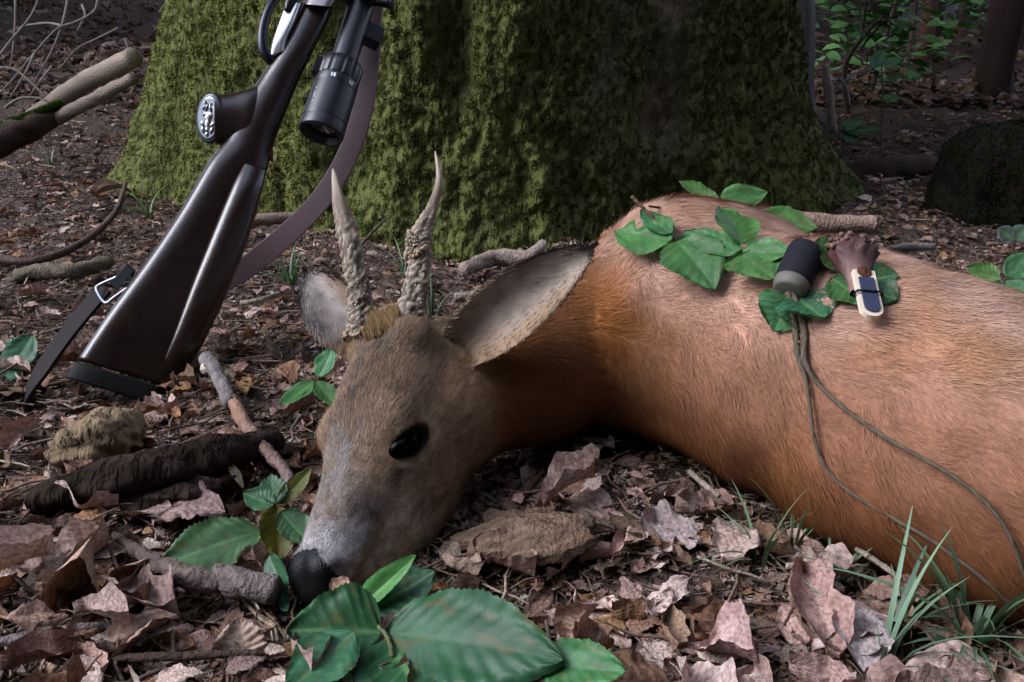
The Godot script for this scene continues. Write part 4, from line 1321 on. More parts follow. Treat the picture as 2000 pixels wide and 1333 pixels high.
	var st := thing("tree_stump", gd(sp), "squat black stump with dark moss at the right, behind the deer's back", "stump")
	var sb := MB.new()
	for i in 22:
		var s := i / 21.0
		for j in 60:
			var a := TAU * j / 60
			var r := lerpf(.140, .118, s) * sqrt(maxf(0.0, 1.0 - pow(maxf(0.0, (s - .55) / .45), 2.4)))
			var p := Vector3(cos(a) * r, s * .205 - .02, sin(a) * r - .10)
			p += Vector3(cos(a), 0, sin(a)) * r * (.16 * n3(Vector3(cos(a), s * .6, sin(a)), 1.6) + .06 * n3(Vector3(cos(a), s, sin(a)), 6.0))
			sb.vert(gd(sp) + p, lin(.008, .0075, .005) * (1.0 + .5 * n3(p, 40.0)))
	sb.grid(0, 22, 60, true)
	sb.orient()
	part("wood", sb.mesh(M.bark), st)
	var mo := MB.new()
	for k in 9000:
		var i := rng.randi() % (sb.ix.size() / 3)
		var u1 := rng.randf(); var u2 := rng.randf() * (1.0 - u1)
		var p := sb.v[sb.ix[i * 3]] * (1.0 - u1 - u2) + sb.v[sb.ix[i * 3 + 1]] * u1 + sb.v[sb.ix[i * 3 + 2]] * u2
		var d := Vector3(rn(-1, 1), rn(-.4, 1), rn(-.2, 1)).normalized()
		var w := d.cross(Vector3(rn(-1, 1), rn(-1, 1), rn(-1, 1))).normalized() * .0012
		var c := vary(lin(.009, .012, .004), .4)
		var f := mo.vert(p - w, c); mo.vert(p + w, c); mo.vert(p + d * rn(.004, .010), c * 1.3)
		mo.tri(f, f + 1, f + 2)
	part("moss", mo.mesh(M.moss), st, "", "stuff")

func sit(p: Vector3, r: float) -> Vector3: return gd(p, r)

func build_items() -> void:
	# poles leaning at the trunk's left foot
	var pale := lin(.20, .16, .125); var bark := lin(.10, .075, .06); var darkb := lin(.05, .034, .027)
	stick("branch", "thick pale bare pole leaning on the mossy trunk's left side", "branch", [Vector3(-1.2982,0.0769,-2.3446), Vector3(-1.1467,0.1535,-2.2660), Vector3(-1.0195,0.2161,-2.2037), Vector3(-0.8586,0.2753,-2.1188)], [.020, .022, .023, .022], bark, pale * 1.15, "", .1)
	stick("branch", "thinner bark-covered pole lying just below the pale one", "branch", [Vector3(-1.1369,0.1015,-2.1407), Vector3(-1.0272,0.1520,-2.1059), Vector3(-0.9215,0.1971,-2.0691), Vector3(-0.8288,0.2360,-2.0300)], [.014, .015, .0145, .013], bark, pale * .9, "", .14)
	var mp := stick("branch", "dark log end with bright green moss at the left edge", "log", [Vector3(-1.2088,0.0702,-2.0016), Vector3(-1.1404,0.1030,-2.0348), Vector3(-1.0803,0.1343,-2.0994), Vector3(-1.0401,0.1549,-2.1601)], [.034, .033, .026, .012], darkb * .6, darkb, "", .2)
	var mo := MB.new()
	for k in 5000:
		var u := rng.randf()
		var a := rn(-1.1, 1.1)
		var c := Vector3(-1.2088,0.0884,-2.0082).lerp(Vector3(-1.0441,0.1622,-2.1202), u)
		var n := Vector3(0, cos(a), sin(a))
		var p := c + n * lerpf(.020, .014, u)
		var d := (n + Vector3(rn(-.6, .6), rn(-.3, .6), rn(-.6, .6))).normalized()
		var w := d.cross(Vector3(rn(-1, 1), rn(-1, 1), .2)).normalized() * .0014
		var cc := vary(lin(.07, .13, .025), .4)
		var f := mo.vert(p - w, cc * .7); mo.vert(p + w, cc * .7); mo.vert(p + d * rn(.005, .012), cc)
		mo.tri(f, f + 1, f + 2)
	part("moss", mo.mesh(M.moss), mp, "", "stuff")
	# bare twigs at the upper left
	var tws := [[[190, -20, 2.5], [186, 18, 2.5], [150, 42, 2.5], [112, 56, 2.5], [70, 100, 2.5], [20, 160, 2.45], [-20, 200, 2.4]], [[120, 50, 2.5], [90, 45, 2.55], [50, 50, 2.6], [30, 58, 2.6]], [[66, 105, 2.5], [50, 140, 2.4], [20, 190, 2.3]],
		[[135, -20, 2.6], [120, 50, 2.55], [95, 110, 2.5], [64, 165, 2.5]], [[-10, 120, 2.2], [20, 80, 2.3], [60, 30, 2.4], [80, -20, 2.5]], [[30, -10, 2.8], [28, 60, 2.8], [20, 130, 2.8]], [[160, 10, 2.7], [165, 30, 2.6], [150, 60, 2.5]],
		[[0, 132, 2.2], [35, 140, 2.2], [90, 190, 2.2]], [[10, 210, 2.1], [40, 192, 2.1], [80, 193, 2.1], [100, 205, 2.1]], [[230, 55, 2.9], [190, 75, 2.9], [150, 95, 2.9], [120, 130, 2.9]], [[245, 75, 2.6], [250, 95, 2.6], [255, 110, 2.6]], [[100, 130, 2.6], [70, 170, 2.5], [60, 185, 2.5]]]
	var tl := ["long forked grey twig arching over the upper left corner", "short side twig of the long forked twig", "twig slanting down to the left edge below the long fork", "straight thin twig crossing the long forked one", "twig rising from the left edge to the top", "upright thin twig near the top left corner",
		"small hooked twig beside the top of the long forked one", "twig lying across the left edge", "curved pale twig lying below the poles' upper end", "faint twig lying on the dark slope left of the trunk", "tiny upright twig against the mossy trunk's left edge", "short twig stuck in the ground above the pale pole"]
	for k in tws.size():
		var pts := []; var rad := []
		for q in tws[k]:
			var b := Basis.from_euler(Vector3(deg_to_rad(-20), 0, 0))
			pts.append(Vector3(0, .36, 0) + b * (Vector3((q[0] - 1000.0) / 1736.3, -(q[1] - 666.5) / 1736.3, -1.0) * q[2]))
			rad.append(lerpf(.0046, .002, float(pts.size()) / tws[k].size()))
		stick("bare_twig", tl[k], "twig", pts, rad, lin(.17, .14, .12), lin(.14, .115, .1), "bare twigs at the upper left", .1)
	# sticks on the ground
	var grp := "sticks lying on the leaf litter"
	stick("stick", "grey stick with a pale cut end running towards the deer's cheek", "stick", [Vector3(-0.3118,0.0220,-0.8437), Vector3(-0.2813,0.0200,-0.7915), Vector3(-0.2563,0.0170,-0.7393)], [.0075, .0072, .0062], lin(.15, .135, .13), lin(.13, .11, .105), grp, .25)
	var ce := MB.new()
	ball(ce, Vector3(-0.3050,0.0320,-0.8229), Vector3(.0072, .0040, .0072), Basis.from_euler(Vector3(1.0, 0, .5)), lin(.45, .37, .28), 14, 6)
	ce.orient()
	part("cut_end", ce.mesh(M.wood), get_node("stick"), "pale cut end")
	stick("stick", "slightly bent stick with peeled reddish bark left of the deer's eye", "stick", [Vector3(-0.2621,0.0160,-0.7585), Vector3(-0.2330,0.0180,-0.7002), Vector3(-0.2046,0.0170,-0.6544), Vector3(-0.1816,0.0100,-0.6285), Vector3(-0.1685,0.0060,-0.6035)], [.0048, .0066, .0058, .005, .004], lin(.23, .13, .085), lin(.11, .085, .085), grp, .2)
	stick("stick", "dark bent twig curving past the rifle's upper stock", "stick", [Vector3(-0.7813,0.0120,-1.2887), Vector3(-0.7055,0.0120,-1.2600), Vector3(-0.6766,0.0140,-1.3110), Vector3(-0.6766,0.0200,-1.4293), Vector3(-0.6891,0.0350,-1.5396), Vector3(-0.7133,0.0600,-1.6389)], [.006, .0062, .006, .0055, .005, .004], darkb * 1.4, darkb * 1.6, grp)
	stick("stick", "knobbly mossy root-like stick left of the sling buckle", "stick", [Vector3(-0.6954,0.0060,-1.1958), Vector3(-0.6563,0.0120,-1.2060), Vector3(-0.6131,0.0120,-1.2060), Vector3(-0.5925,0.0100,-1.2673)], [.009, .0115, .011, .009], lin(.11, .09, .065), lin(.10, .085, .06), grp, .35)
	stick("stick", "light brown stick lying behind the sling's bow", "stick", [Vector3(-0.4702,0.0120,-1.5125), Vector3(-0.4268,0.0160,-1.5349), Vector3(-0.3745,0.0120,-1.5610)], [.010, .0105, .009], lin(.17, .12, .095), lin(.20, .15, .12), grp)
	stick("stick", "pale twig lying between the rifle butt and the left ear", "stick", [Vector3(-0.3425,0.0080,-1.0705), Vector3(-0.3175,0.0120,-1.0708), Vector3(-0.3040,0.0100,-1.1072)], [.0032, .0034, .0026], pale, pale, grp)
	stick("stick", "rolled pale bark strip behind the deer's right-hand ear", "stick", [Vector3(-0.0693,0.0100,-1.2208), Vector3(-0.0302,0.0140,-1.2698), Vector3(0.0228,0.0140,-1.2755), Vector3(0.0478,0.0300,-1.3046)], [.010, .012, .011, .006], lin(.22, .165, .135), lin(.24, .19, .16), grp, .3)
	stick("stick", "short pale twig lying below the rolled bark strip", "stick", [Vector3(-0.0742,0.0080,-1.0959), Vector3(-0.0464,0.0100,-1.0984), Vector3(-0.0237,0.0080,-1.1225)], [.006, .0065, .005], lin(.26, .2, .165), lin(.22, .17, .14), grp)
	stick("stick", "mossy grey stick piece left of the deer's nose", "stick", [Vector3(-0.1880,0.0100,-0.4841), Vector3(-0.1726,0.0120,-0.4749), Vector3(-0.1469,0.0080,-0.4699)], [.0085, .0094, .0085], lin(.14, .11, .10), lin(.12, .10, .095), grp, .3)
	stick("stick", "curved dark stick under the serrated green leaf", "stick", [Vector3(-0.2779,0.0080,-0.5371), Vector3(-0.2547,0.0100,-0.5155), Vector3(-0.2282,0.0120,-0.4935), Vector3(-0.2019,0.0140,-0.4759), Vector3(-0.1855,0.0100,-0.4761)], [.0025, .004, .0062, .0078, .006], darkb, lin(.15, .115, .10), grp, .3)
	stick("stick", "long thin dark twig at the lower left corner", "stick", [Vector3(-0.3002,0.0100,-0.4165), Vector3(-0.2717,0.0120,-0.4250), Vector3(-0.2472,0.0080,-0.4358), Vector3(-0.2377,0.0060,-0.4415)], [.0034, .0036, .003, .002], lin(.13, .105, .1), lin(.12, .1, .095), grp)
	stick("stick", "straight dark twig at the bottom edge left of the large leaves", "stick", [Vector3(-0.2240,0.0080,-0.4095), Vector3(-0.1799,0.0100,-0.4088), Vector3(-0.1408,0.0080,-0.4137)], [.0024, .0026, .002], darkb, darkb, grp)
	stick("stick", "pale thin twig lying under the deer's belly", "stick", [Vector3(0.1412,0.0080,-0.6279), Vector3(0.1473,0.0100,-0.6044), Vector3(0.1560,0.0080,-0.5888)], [.0022, .0024, .0018], pale, pale, grp)
	stick("stick", "straight pale straw right of the grass below the belly", "stick", [Vector3(0.2324,0.0100,-0.5155), Vector3(0.2420,0.0100,-0.4980), Vector3(0.2502,0.0080,-0.4841)], [.0018, .002, .0016], pale * 1.1, pale, grp)
	stick("stick", "pale curved twig lying between the antlers' shadow and the ear", "stick", [Vector3(-0.5096,0.0100,-1.7557), Vector3(-0.4813,0.0160,-1.7671), Vector3(-0.4475,0.0120,-1.7355), Vector3(-0.4202,0.0080,-1.6445)], [.0045, .005, .004, .003], pale, pale, grp)
	stick("stick", "thin slanting twig behind the left antler", "stick", [Vector3(-0.2401,0.0100,-1.3512), Vector3(-0.2194,0.0300,-1.3700), Vector3(-0.2025,0.0450,-1.3944)], [.0026, .0024, .0018], bark * .8, bark * .8, grp)
	stick("branch", "brown broken branch lying behind the deer's back with a pale end", "branch", [Vector3(0.2737,0.1535,-0.9784), Vector3(0.3234,0.1481,-0.9711), Vector3(0.3669,0.1460,-0.9650), Vector3(0.3998,0.1476,-0.9603)], [.0105, .0105, .0100, .0100], lin(.17, .11, .082), lin(.20, .14, .11), "", .2)
	# far twigs on the right
	stick("broken_stem", "broken pale stem standing beside the grey leaning trunk", "stem", [Vector3(0.8486,0.0758,-2.3974), Vector3(0.8419,0.1496,-2.4242), Vector3(0.8337,0.2004,-2.4427), Vector3(0.8283,0.2411,-2.4576)], [.011, .011, .013, .008], lin(.16, .13, .11), lin(.24, .19, .15), "", .3)
	stick("bare_twig", "crossed grey twig in front of the dark wood at the right", "twig", [Vector3(0.8459,0.1516,-2.4782), Vector3(0.8846,0.1905,-2.4924), Vector3(0.9595,0.2202,-2.5563), Vector3(1.0655,0.2444,-2.6184)], [.004, .0035, .003, .002], lin(.14, .12, .11), lin(.14, .12, .11))
	stick("bare_twig", "forked grey twig leaning right of the broken stem", "twig", [Vector3(0.8846,0.2074,-2.4985), Vector3(0.8865,0.1814,-2.4358), Vector3(0.8743,0.1478,-2.3704)], [.004, .0035, .003], lin(.14, .12, .11), lin(.14, .12, .11))
	stick("branch", "horizontal dark log on the slope right of the mossy trunk", "log", [Vector3(0.7862,0.0072,-2.1063), Vector3(0.8708,0.0185,-2.1105), Vector3(0.9906,0.0220,-2.1650), Vector3(1.0770,0.0023,-2.2110)], [.03, .032, .028, .015], darkb * .8, darkb, "", .25)
	stick("branch", "thin grey branch lying across the slope below the trees", "branch", [Vector3(1.1081,0.0048,-2.6376), Vector3(1.1980,0.0062,-2.6381), Vector3(1.2504,0.0019,-2.6365)], [.006, .007, .005], lin(.12, .1, .09), lin(.12, .1, .09))
	stick("branch", "pale stick lying in the litter right of the antler call", "branch", [Vector3(0.5219,0.0505,-1.2176), Vector3(0.5676,0.0486,-1.2488), Vector3(0.6177,0.0452,-1.2688)], [.006, .007, .005], darkb, lin(.18, .16, .15))
	# rotten wood
	stretch = Vector3(.22, 1, 1)
	var rw := thing("rotten_wood", gd(Vector3(-0.2995,0.0000,-0.6595)), "dark crumbling rotten log below the rifle butt", "log")
	part("log", tube_mesh([Vector3(-0.3578,0.0200,-0.5796), Vector3(-0.3243,0.0300,-0.5848), Vector3(-0.2797,0.0350,-0.5994), Vector3(-0.2345,0.0350,-0.6287), Vector3(-0.1990,0.0200,-0.6842)], [.008, .015, .018, .016, .008], 56, lin(.018, .012, .0095), lin(.02, .013, .010), M.bark, .22, 60.0, 16), rw)
	part("log", tube_mesh([Vector3(-0.3423,0.0120,-0.6088), Vector3(-0.2858,0.0150,-0.5882), Vector3(-0.2372,0.0180,-0.6061), Vector3(-0.2175,0.0120,-0.6461)], [.008, .012, .012, .008], 20, lin(.04, .027, .022), lin(.034, .022, .016), M.bark, .4, 120.0, 10), rw)
	var ch := thing("wood_chunk", gd(Vector3(-0.3643,0.0000,-0.7265)), "fibrous light brown chunk of rotten wood below the sling buckle", "wood")
	part("fibres", tube_mesh([Vector3(-0.3742,0.0200,-0.6532), Vector3(-0.3531,0.0280,-0.6559), Vector3(-0.3319,0.0360,-0.6633), Vector3(-0.3266,0.0300,-0.6977)], [.014, .020, .021, .010], 30, lin(.13, .095, .06), lin(.16, .115, .07), M.bark, .4, 130.0, 12), ch)
	stretch = Vector3.ONE
	var bk := thing("bark_piece", gd(Vector3(0.0076,0.0000,-0.5730)), "flat fibrous piece of brown bark lying right of the deer's jaw", "bark")
	var bm := MB.new()
	var o := Vector3(0.0072,0.0220,-0.5380)
	for side in 2:
		for i in 26:
			for j in 60:
				var r := i / 25.0
				var a := TAU * j / 60
				var rim := 1.0 + .24 * n3(Vector3(cos(a), sin(a), 2), 1.3) + .05 * n3(Vector3(cos(a), sin(a), 2), 6.0) - .08 * absf(n3(Vector3(cos(a), sin(a), 5), 11.0))
				var p := o + Vector3(cos(a) * .049, 0, sin(a) * .032) * r * rim
				p.y += .010 * (1.0 - r * r) + .004 * nf.get_noise_3dv(p * Vector3(30, 1, 110)) - .006 * side + .12 * (p.x - o.x)
				bm.vert(p, lin(.12, .08, .055) * (1.0 + .9 * nf.get_noise_3dv(p * Vector3(50, 1, 190))))
		bm.grid(side * 26 * 60, 26, 60, true)
	for j in 60: bm.quad(25 * 60 + j, 25 * 60 + (j + 1) % 60, 51 * 60 + (j + 1) % 60, 51 * 60 + j)
	part("plate", bm.mesh(M.wood), bk)
	# special leaves
	var mk := func(called: String, label: String, a: Vector3, b: Vector3, up: Vector3, w: float, opt: Dictionary) -> void:
		var m := MB.new()
		var q := {"nu": 24, "nv": 14, "pleat": .03, "wave": .12, "veins": 7, "curl": .1, "fold": .2}
		q.merge(opt, true)
		leaf(m, a, b, up, w, q)
		whole(called, m.mesh(M.litter_big), label, "leaf", "", "")
	mk.call("dead_leaf", "scrap of brown leaf stuck against the deer's mouth", Vector3(-0.1099,0.0266,-0.4586), Vector3(-0.1023,0.0316,-0.4711), Vector3(-.3, .4, .8), .012, {"col": lin(.36, .23, .17), "vein": lin(.42, .3, .22)})
	mk.call("dead_leaf", "large rounded pinkish dead leaf at the bottom right", Vector3(0.1162,0.0120,-0.4308), Vector3(0.1379,0.0220,-0.4022), Vector3(-.1, 1, .3), .042, {"col": lin(.42, .29, .28), "vein": lin(.48, .35, .33), "curl": .16, "fat": .7, "roll": .3})
	mk.call("dead_leaf", "long pinkish dead leaf lying upright below the grass", Vector3(0.1888,0.0120,-0.4184), Vector3(0.1900,0.0200,-0.4922), Vector3(-.2, 1, .4), .036, {"col": lin(.34, .22, .20), "vein": lin(.42, .3, .27), "bite": .5, "roll": .3})
	mk.call("dead_leaf", "greyish lilac dead leaf behind the long grass blades", Vector3(0.2003,0.0120,-0.4098), Vector3(0.2093,0.0160,-0.4653), Vector3(.1, 1, .3), .034, {"col": lin(.36, .31, .32), "vein": lin(.42, .36, .36)})
	mk.call("dead_leaf", "pale grey torn leaf lying flat under the belly", Vector3(0.0904,0.0080,-0.5403), Vector3(0.1368,0.0120,-0.5472), Vector3(0, 1, .2), .050, {"col": lin(.33, .27, .27), "vein": lin(.36, .3, .3), "bite": .7, "wave": .2})
	mk.call("dead_leaf", "pointed brown leaf standing up right of the big green leaf", Vector3(0.0341,0.0060,-0.4438), Vector3(0.0519,0.0350,-0.4396), Vector3(-.4, .7, .5), .024, {"col": lin(.38, .26, .22), "vein": lin(.44, .31, .26), "roll": .4})
	mk.call("dead_leaf", "crumpled tan leaf standing up at the left foreground", Vector3(-0.2787,0.0040,-0.4763), Vector3(-0.2677,0.0500,-0.4904), Vector3(.3, .5, .8), .04, {"col": lin(.33, .23, .17), "vein": lin(.42, .31, .24), "roll": .8, "pleat": .06})
	mk.call("dead_leaf", "long folded brown leaf at the bottom left", Vector3(-0.2335,0.0060,-0.4106), Vector3(-0.2010,0.0240,-0.4446), Vector3(-.5, .9, .3), .026, {"col": lin(.27, .18, .15), "vein": lin(.36, .26, .22), "fold": .8})
	mk.call("dead_leaf", "wavy dead leaf standing left of the green leaves at the bottom", Vector3(-0.1574,0.0040,-0.4193), Vector3(-0.1600,0.0280,-0.4369), Vector3(.2, .8, .6), .030, {"col": lin(.36, .27, .22), "vein": lin(.42, .33, .27), "pleat": .07})
	mk.call("dead_leaf", "small upright pointed leaf at the left below the rotten log", Vector3(-0.2605,0.0040,-0.5037), Vector3(-0.2360,0.0300,-0.4958), Vector3(.2, .6, .8), .018, {"col": lin(.33, .22, .18), "vein": lin(.4, .28, .22), "roll": .5})
	mk.call("dead_leaf", "broad flat purplish leaf lying below the rotten log", Vector3(-0.2673,0.0100,-0.5781), Vector3(-0.2136,0.0140,-0.5787), Vector3(0, 1, .1), .052, {"col": lin(.24, .17, .165), "vein": lin(.3, .22, .21), "bite": .4})
	mk.call("dead_leaf", "round pale leaf beside the stick's cut end", Vector3(-0.2953,0.0080,-0.8461), Vector3(-0.2818,0.0200,-0.8587), Vector3(-.1, .6, .7), .022, {"col": lin(.31, .25, .19), "vein": lin(.36, .29, .22)})
	mk.call("dead_leaf", "pointed pale leaf lying at the far left below the sling", Vector3(-0.4411,0.0060,-0.6945), Vector3(-0.4091,0.0300,-0.7060), Vector3(.3, .7, .5), .022, {"col": lin(.36, .27, .24), "vein": lin(.42, .32, .28), "roll": .5})
	mk.call("dead_leaf", "curled dead leaf leaning on the moss at the trunk's foot", Vector3(-0.8363,0.0200,-1.7839), Vector3(-0.7420,0.0500,-1.7151), Vector3(0, .6, .8), .03, {"col": lin(.22, .165, .13), "vein": lin(.3, .22, .18), "roll": .6})
	mk.call("dead_leaf", "pale yellow narrow leaf sliver pointing at the glossy leaves", Vector3(-0.2239,0.0300,-0.6253), Vector3(-0.2112,0.0120,-0.6167), Vector3(.4, .7, .6), .007, {"col": lin(.5, .46, .30), "vein": lin(.5, .46, .3)})
	# green twigs on the deer
	var up := Vector3(0, .72, .70)
	var t1 := thing("beech_twig", Vector3(0.1252,0.1931,-0.7105), "small green twig with a torn leaf, left end of the greenery on the deer's shoulder", "twig", "")
	stem(t1, [Vector3(0.0981,0.2223,-0.7247), Vector3(0.1144,0.2076,-0.7101), Vector3(0.1226,0.1986,-0.6961), Vector3(0.1329,0.1922,-0.6830)], [.0016, .0014, .0012, .001])
	green_leaf(t1, Vector3(0.1264,0.1952,-0.6841), Vector3(0.0853,0.1943,-0.7203), up, 0.0427, {"bite": .8, "bite_at": .62, "curl": .02, "col": lin(0.047, 0.125, 0.039)})
	green_leaf(t1, Vector3(0.1260,0.2004,-0.6883), Vector3(0.1060,0.2116,-0.7232), up, 0.0207, {"curl": -.03})
	green_leaf(t1, Vector3(0.1289,0.1962,-0.6800), Vector3(0.1503,0.1715,-0.6289), Vector3(-.1, .7, .7), 0.0488, {"fold": .2, "curl": .06, "col": lin(0.035, 0.101, 0.035)})
	var t2 := thing("beech_twig", Vector3(0.1791,0.1896,-0.6735), "leafy green twig lying across the middle of the deer's shoulder, beside the black call", "twig")
	stem(t2, [Vector3(0.1346,0.1986,-0.6838), Vector3(0.1572,0.1962,-0.6666), Vector3(0.1728,0.1953,-0.6496), Vector3(0.1973,0.1970,-0.6220)], [.001, .0012, .0013, .0013], Color(.05, .03, .022))
	green_leaf(t2, Vector3(0.1707,0.1969,-0.6462), Vector3(0.1345,0.2029,-0.6826), up, 0.0256, {"col": lin(0.043, 0.117, 0.039)})
	green_leaf(t2, Vector3(0.1716,0.2000,-0.6511), Vector3(0.1668,0.2180,-0.6962), Vector3(.3, .7, .6), 0.0366, {"fold": .25, "curl": .06})
	green_leaf(t2, Vector3(0.1715,0.1969,-0.6449), Vector3(0.2000,0.2022,-0.6207), up, 0.0256, {})
	green_leaf(t2, Vector3(0.1700,0.1951,-0.6413), Vector3(0.1850,0.1867,-0.6045), up, 0.0415, {"col": lin(0.047, 0.129, 0.039), "fat": .62, "fold": .04, "curl": .02})
	var t3 := thing("beech_twig", Vector3(0.1843,0.2009,-0.7934), "green twig with a round upright leaf on top of the deer's shoulder", "twig")
	stem(t3, [Vector3(0.1144,0.2122,-0.7349), Vector3(0.1570,0.1986,-0.7820), Vector3(0.1806,0.2049,-0.7736), Vector3(0.2009,0.2025,-0.7674), Vector3(0.2182,0.1977,-0.7603)], [.0009, .0011, .0013, .0012, .0011], Color(.05, .03, .022))
	green_leaf(t3, Vector3(0.1821,0.2084,-0.7696), Vector3(0.2232,0.2172,-0.7728), Vector3(0, .45, .9), 0.0256, {"fat": .62, "fold": .05, "col": lin(0.047, 0.140, 0.047), "nu": 30, "curl": .03})
	green_leaf(t3, Vector3(0.1806,0.2066,-0.7742), Vector3(0.1483,0.2234,-0.7910), Vector3(.3, .75, .55), 0.0195, {"fold": .5, "col": lin(0.058, 0.133, 0.035)})
	green_leaf(t3, Vector3(0.1803,0.2042,-0.7680), Vector3(0.2154,0.1965,-0.7493), Vector3(0, .8, .5), 0.0244, {})
	green_leaf(t3, Vector3(0.2137,0.1988,-0.7554), Vector3(0.2592,0.1919,-0.7423), Vector3(0, .75, .6), 0.0342, {"fold": .2, "col": lin(0.039, 0.109, 0.035)})
	var t4 := thing("beech_twig", Vector3(0.1982,0.1729,-0.5942), "pair of rounded green leaves spread under the black call's cords", "twig")
	stem(t4, [Vector3(0.2017,0.1872,-0.6027), Vector3(0.1966,0.1794,-0.5913), Vector3(0.1951,0.1749,-0.5879)], [.001, .001, .001])
	green_leaf(t4, Vector3(0.1960,0.1800,-0.5906), Vector3(0.1804,0.1569,-0.5771), Vector3(-.15, .7, .7), 0.0415, {"fat": .72, "fold": .22, "col": lin(0.031, 0.094, 0.035)})
	green_leaf(t4, Vector3(0.1962,0.1795,-0.5898), Vector3(0.2090,0.1715,-0.5624), Vector3(.2, .7, .7), 0.0488, {"fat": .7, "fold": .2, "col": lin(0.035, 0.101, 0.039)})
	green_leaf(t4, Vector3(0.1961,0.1776,-0.5911), Vector3(0.1953,0.1603,-0.5695), Vector3(.0, .7, .7), 0.0268, {"col": lin(0.039, 0.094, 0.047)})
	var t5 := thing("beech_twig", Vector3(0.2373,0.1888,-0.5970), "dark green leaves lying under the antler call", "twig")
	stem(t5, [Vector3(0.2150,0.1992,-0.6037), Vector3(0.2271,0.1948,-0.5955), Vector3(0.2371,0.1904,-0.5826)], [.001, .001, .001], Color(.05, .03, .022))
	green_leaf(t5, Vector3(0.2213,0.1908,-0.5927), Vector3(0.2386,0.1827,-0.5608), up, 0.0317, {"col": lin(0.031, 0.094, 0.023)})
	green_leaf(t5, Vector3(0.2401,0.1921,-0.5819), Vector3(0.2620,0.1965,-0.5816), up, 0.0220, {"col": lin(0.027, 0.070, 0.023)})
	green_leaf(t5, Vector3(0.2392,0.1895,-0.5785), Vector3(0.2530,0.1856,-0.5583), up, 0.0268, {"col": lin(0.027, 0.070, 0.027)})
	green_leaf(t5, Vector3(0.2140,0.2000,-0.6008), Vector3(0.2262,0.2144,-0.6169), Vector3(.3, .6, .7), 0.0195, {"col": lin(0.055, 0.125, 0.047)})
	green_leaf(t5, Vector3(0.2177,0.1977,-0.5982), Vector3(0.2269,0.2029,-0.6063), Vector3(.3, .6, .7), 0.0244, {"col": lin(0.039, 0.101, 0.031)})
	# black call with its cord
	var ca := Vector3(0.1936,0.1853,-0.5928); var cb := Vector3(0.2104,0.2069,-0.6169)
	var cx := (cb - ca).normalized()
	var call1 := thing("deer_call", ca, "black rubber game call with a grey rim and long cord, lying on the deer", "game call")
	part("rubber_bulb", lathe(ca, cx, [[.003, .0110], [.003, .0124], [.008, .0128], [.020, .0129], [.030, .0127], [.0335, .0118], [.0352, .0098], [.036, .006], [.036, .0005]], 36, lin(.011, .010, .014), M.rubber), call1)
	part("rim", lathe(ca, cx, [[-.006, .0005], [-.006, .009], [-.0045, .0110], [-.001, .0121], [.0028, .0123], [.0032, .0110]], 36, lin(.10, .088, .072), M.antler), call1)
	var lc := lin(.095, .075, .055)
	part("cord", tube_mesh([ca - cx * .006, Vector3(0.1934,0.1698,-0.5806), Vector3(0.1935,0.1583,-0.5709), Vector3(0.1935,0.1458,-0.5627), Vector3(0.1967,0.1316,-0.5490), Vector3(0.1982,0.1155,-0.5391), Vector3(0.2008,0.0969,-0.5310), Vector3(0.2075,0.0804,-0.5227), Vector3(0.2198,0.0697,-0.5098), Vector3(0.2390,0.0640,-0.4890), Vector3(0.2598,0.0575,-0.4683), Vector3(0.2843,0.0421,-0.4523), Vector3(0.3040,0.0249,-0.4483)], [0.00203, 0.00234, 0.00265, 0.00203, 0.00140, 0.00133, 0.00133, 0.00133, 0.00133, 0.00133, 0.00133, 0.00133, 0.00133], 8, lc, lc * .9, M.cord, .25, 500.0, 8), call1)
	part("cord", tube_mesh([ca - cx * .006 + Vector3(.003, 0, 0), Vector3(0.1971,0.1701,-0.5776), Vector3(0.1983,0.1595,-0.5676), Vector3(0.1962,0.1439,-0.5550), Vector3(0.2030,0.1318,-0.5422), Vector3(0.2152,0.1225,-0.5236), Vector3(0.2313,0.1145,-0.5027), Vector3(0.2485,0.1089,-0.4825), Vector3(0.2630,0.1036,-0.4665), Vector3(0.2760,0.0944,-0.4529), Vector3(0.2868,0.0799,-0.4432), Vector3(0.2990,0.0537,-0.4383), Vector3(0.3130,0.0272,-0.4403)], [0.00203, 0.00234, 0.00250, 0.00203, 0.00140, 0.00133, 0.00133, 0.00133, 0.00133, 0.00133, 0.00133, 0.00133, 0.00133], 8, lc, lc * .9, M.cord, .25, 500.0, 8), call1)
	# antler call
	var ba := Vector3(0.2374,0.2029,-0.5996); var be := Vector3(0.2316,0.1739,-0.5489)
	var bx := (be - ba).normalized()
	var call2 := thing("antler_call", ba, "game call made from an antler burr with a pale rimmed blue mouthpiece", "game call")
	var bu := Vector3(0, .7, .7); bu = (bu - bx * bu.dot(bx)).normalized()
	var bs := bx.cross(bu)
	var br := MB.new()
	var nb := 40
	for i in 22:
		var s := i / 21.0
		for j in nb:
			var a := TAU * j / nb
			var prof := lerpf(.0150, .0075, sm(.12, .8, s)) * sqrt(minf(1.0, s * 9.0 + .02))
			var knob := 1.0 + (.34 * absf(nz.get_noise_2d(cos(a) * 2.1 + s, sin(a) * 2.1)) + .16 * n3(Vector3(cos(a), sin(a), s * 2.0), 4.0)) * sm(.65, .1, s)
			var p := ba - bx * .012 + bx * .046 * s + (bu * cos(a) * .8 + bs * sin(a)) * prof * knob
			var col := lin(.050, .014, .014).lerp(lin(.17, .095, .080), sm(.3, .8, s)).lerp(lin(.17, .10, .07), clampf((knob - 1.16) * 3.0, 0.0, .9))
			br.vert(p, col * (1.0 + .3 * n3(p, 400.0)))
	br.grid(0, 22, nb, true)
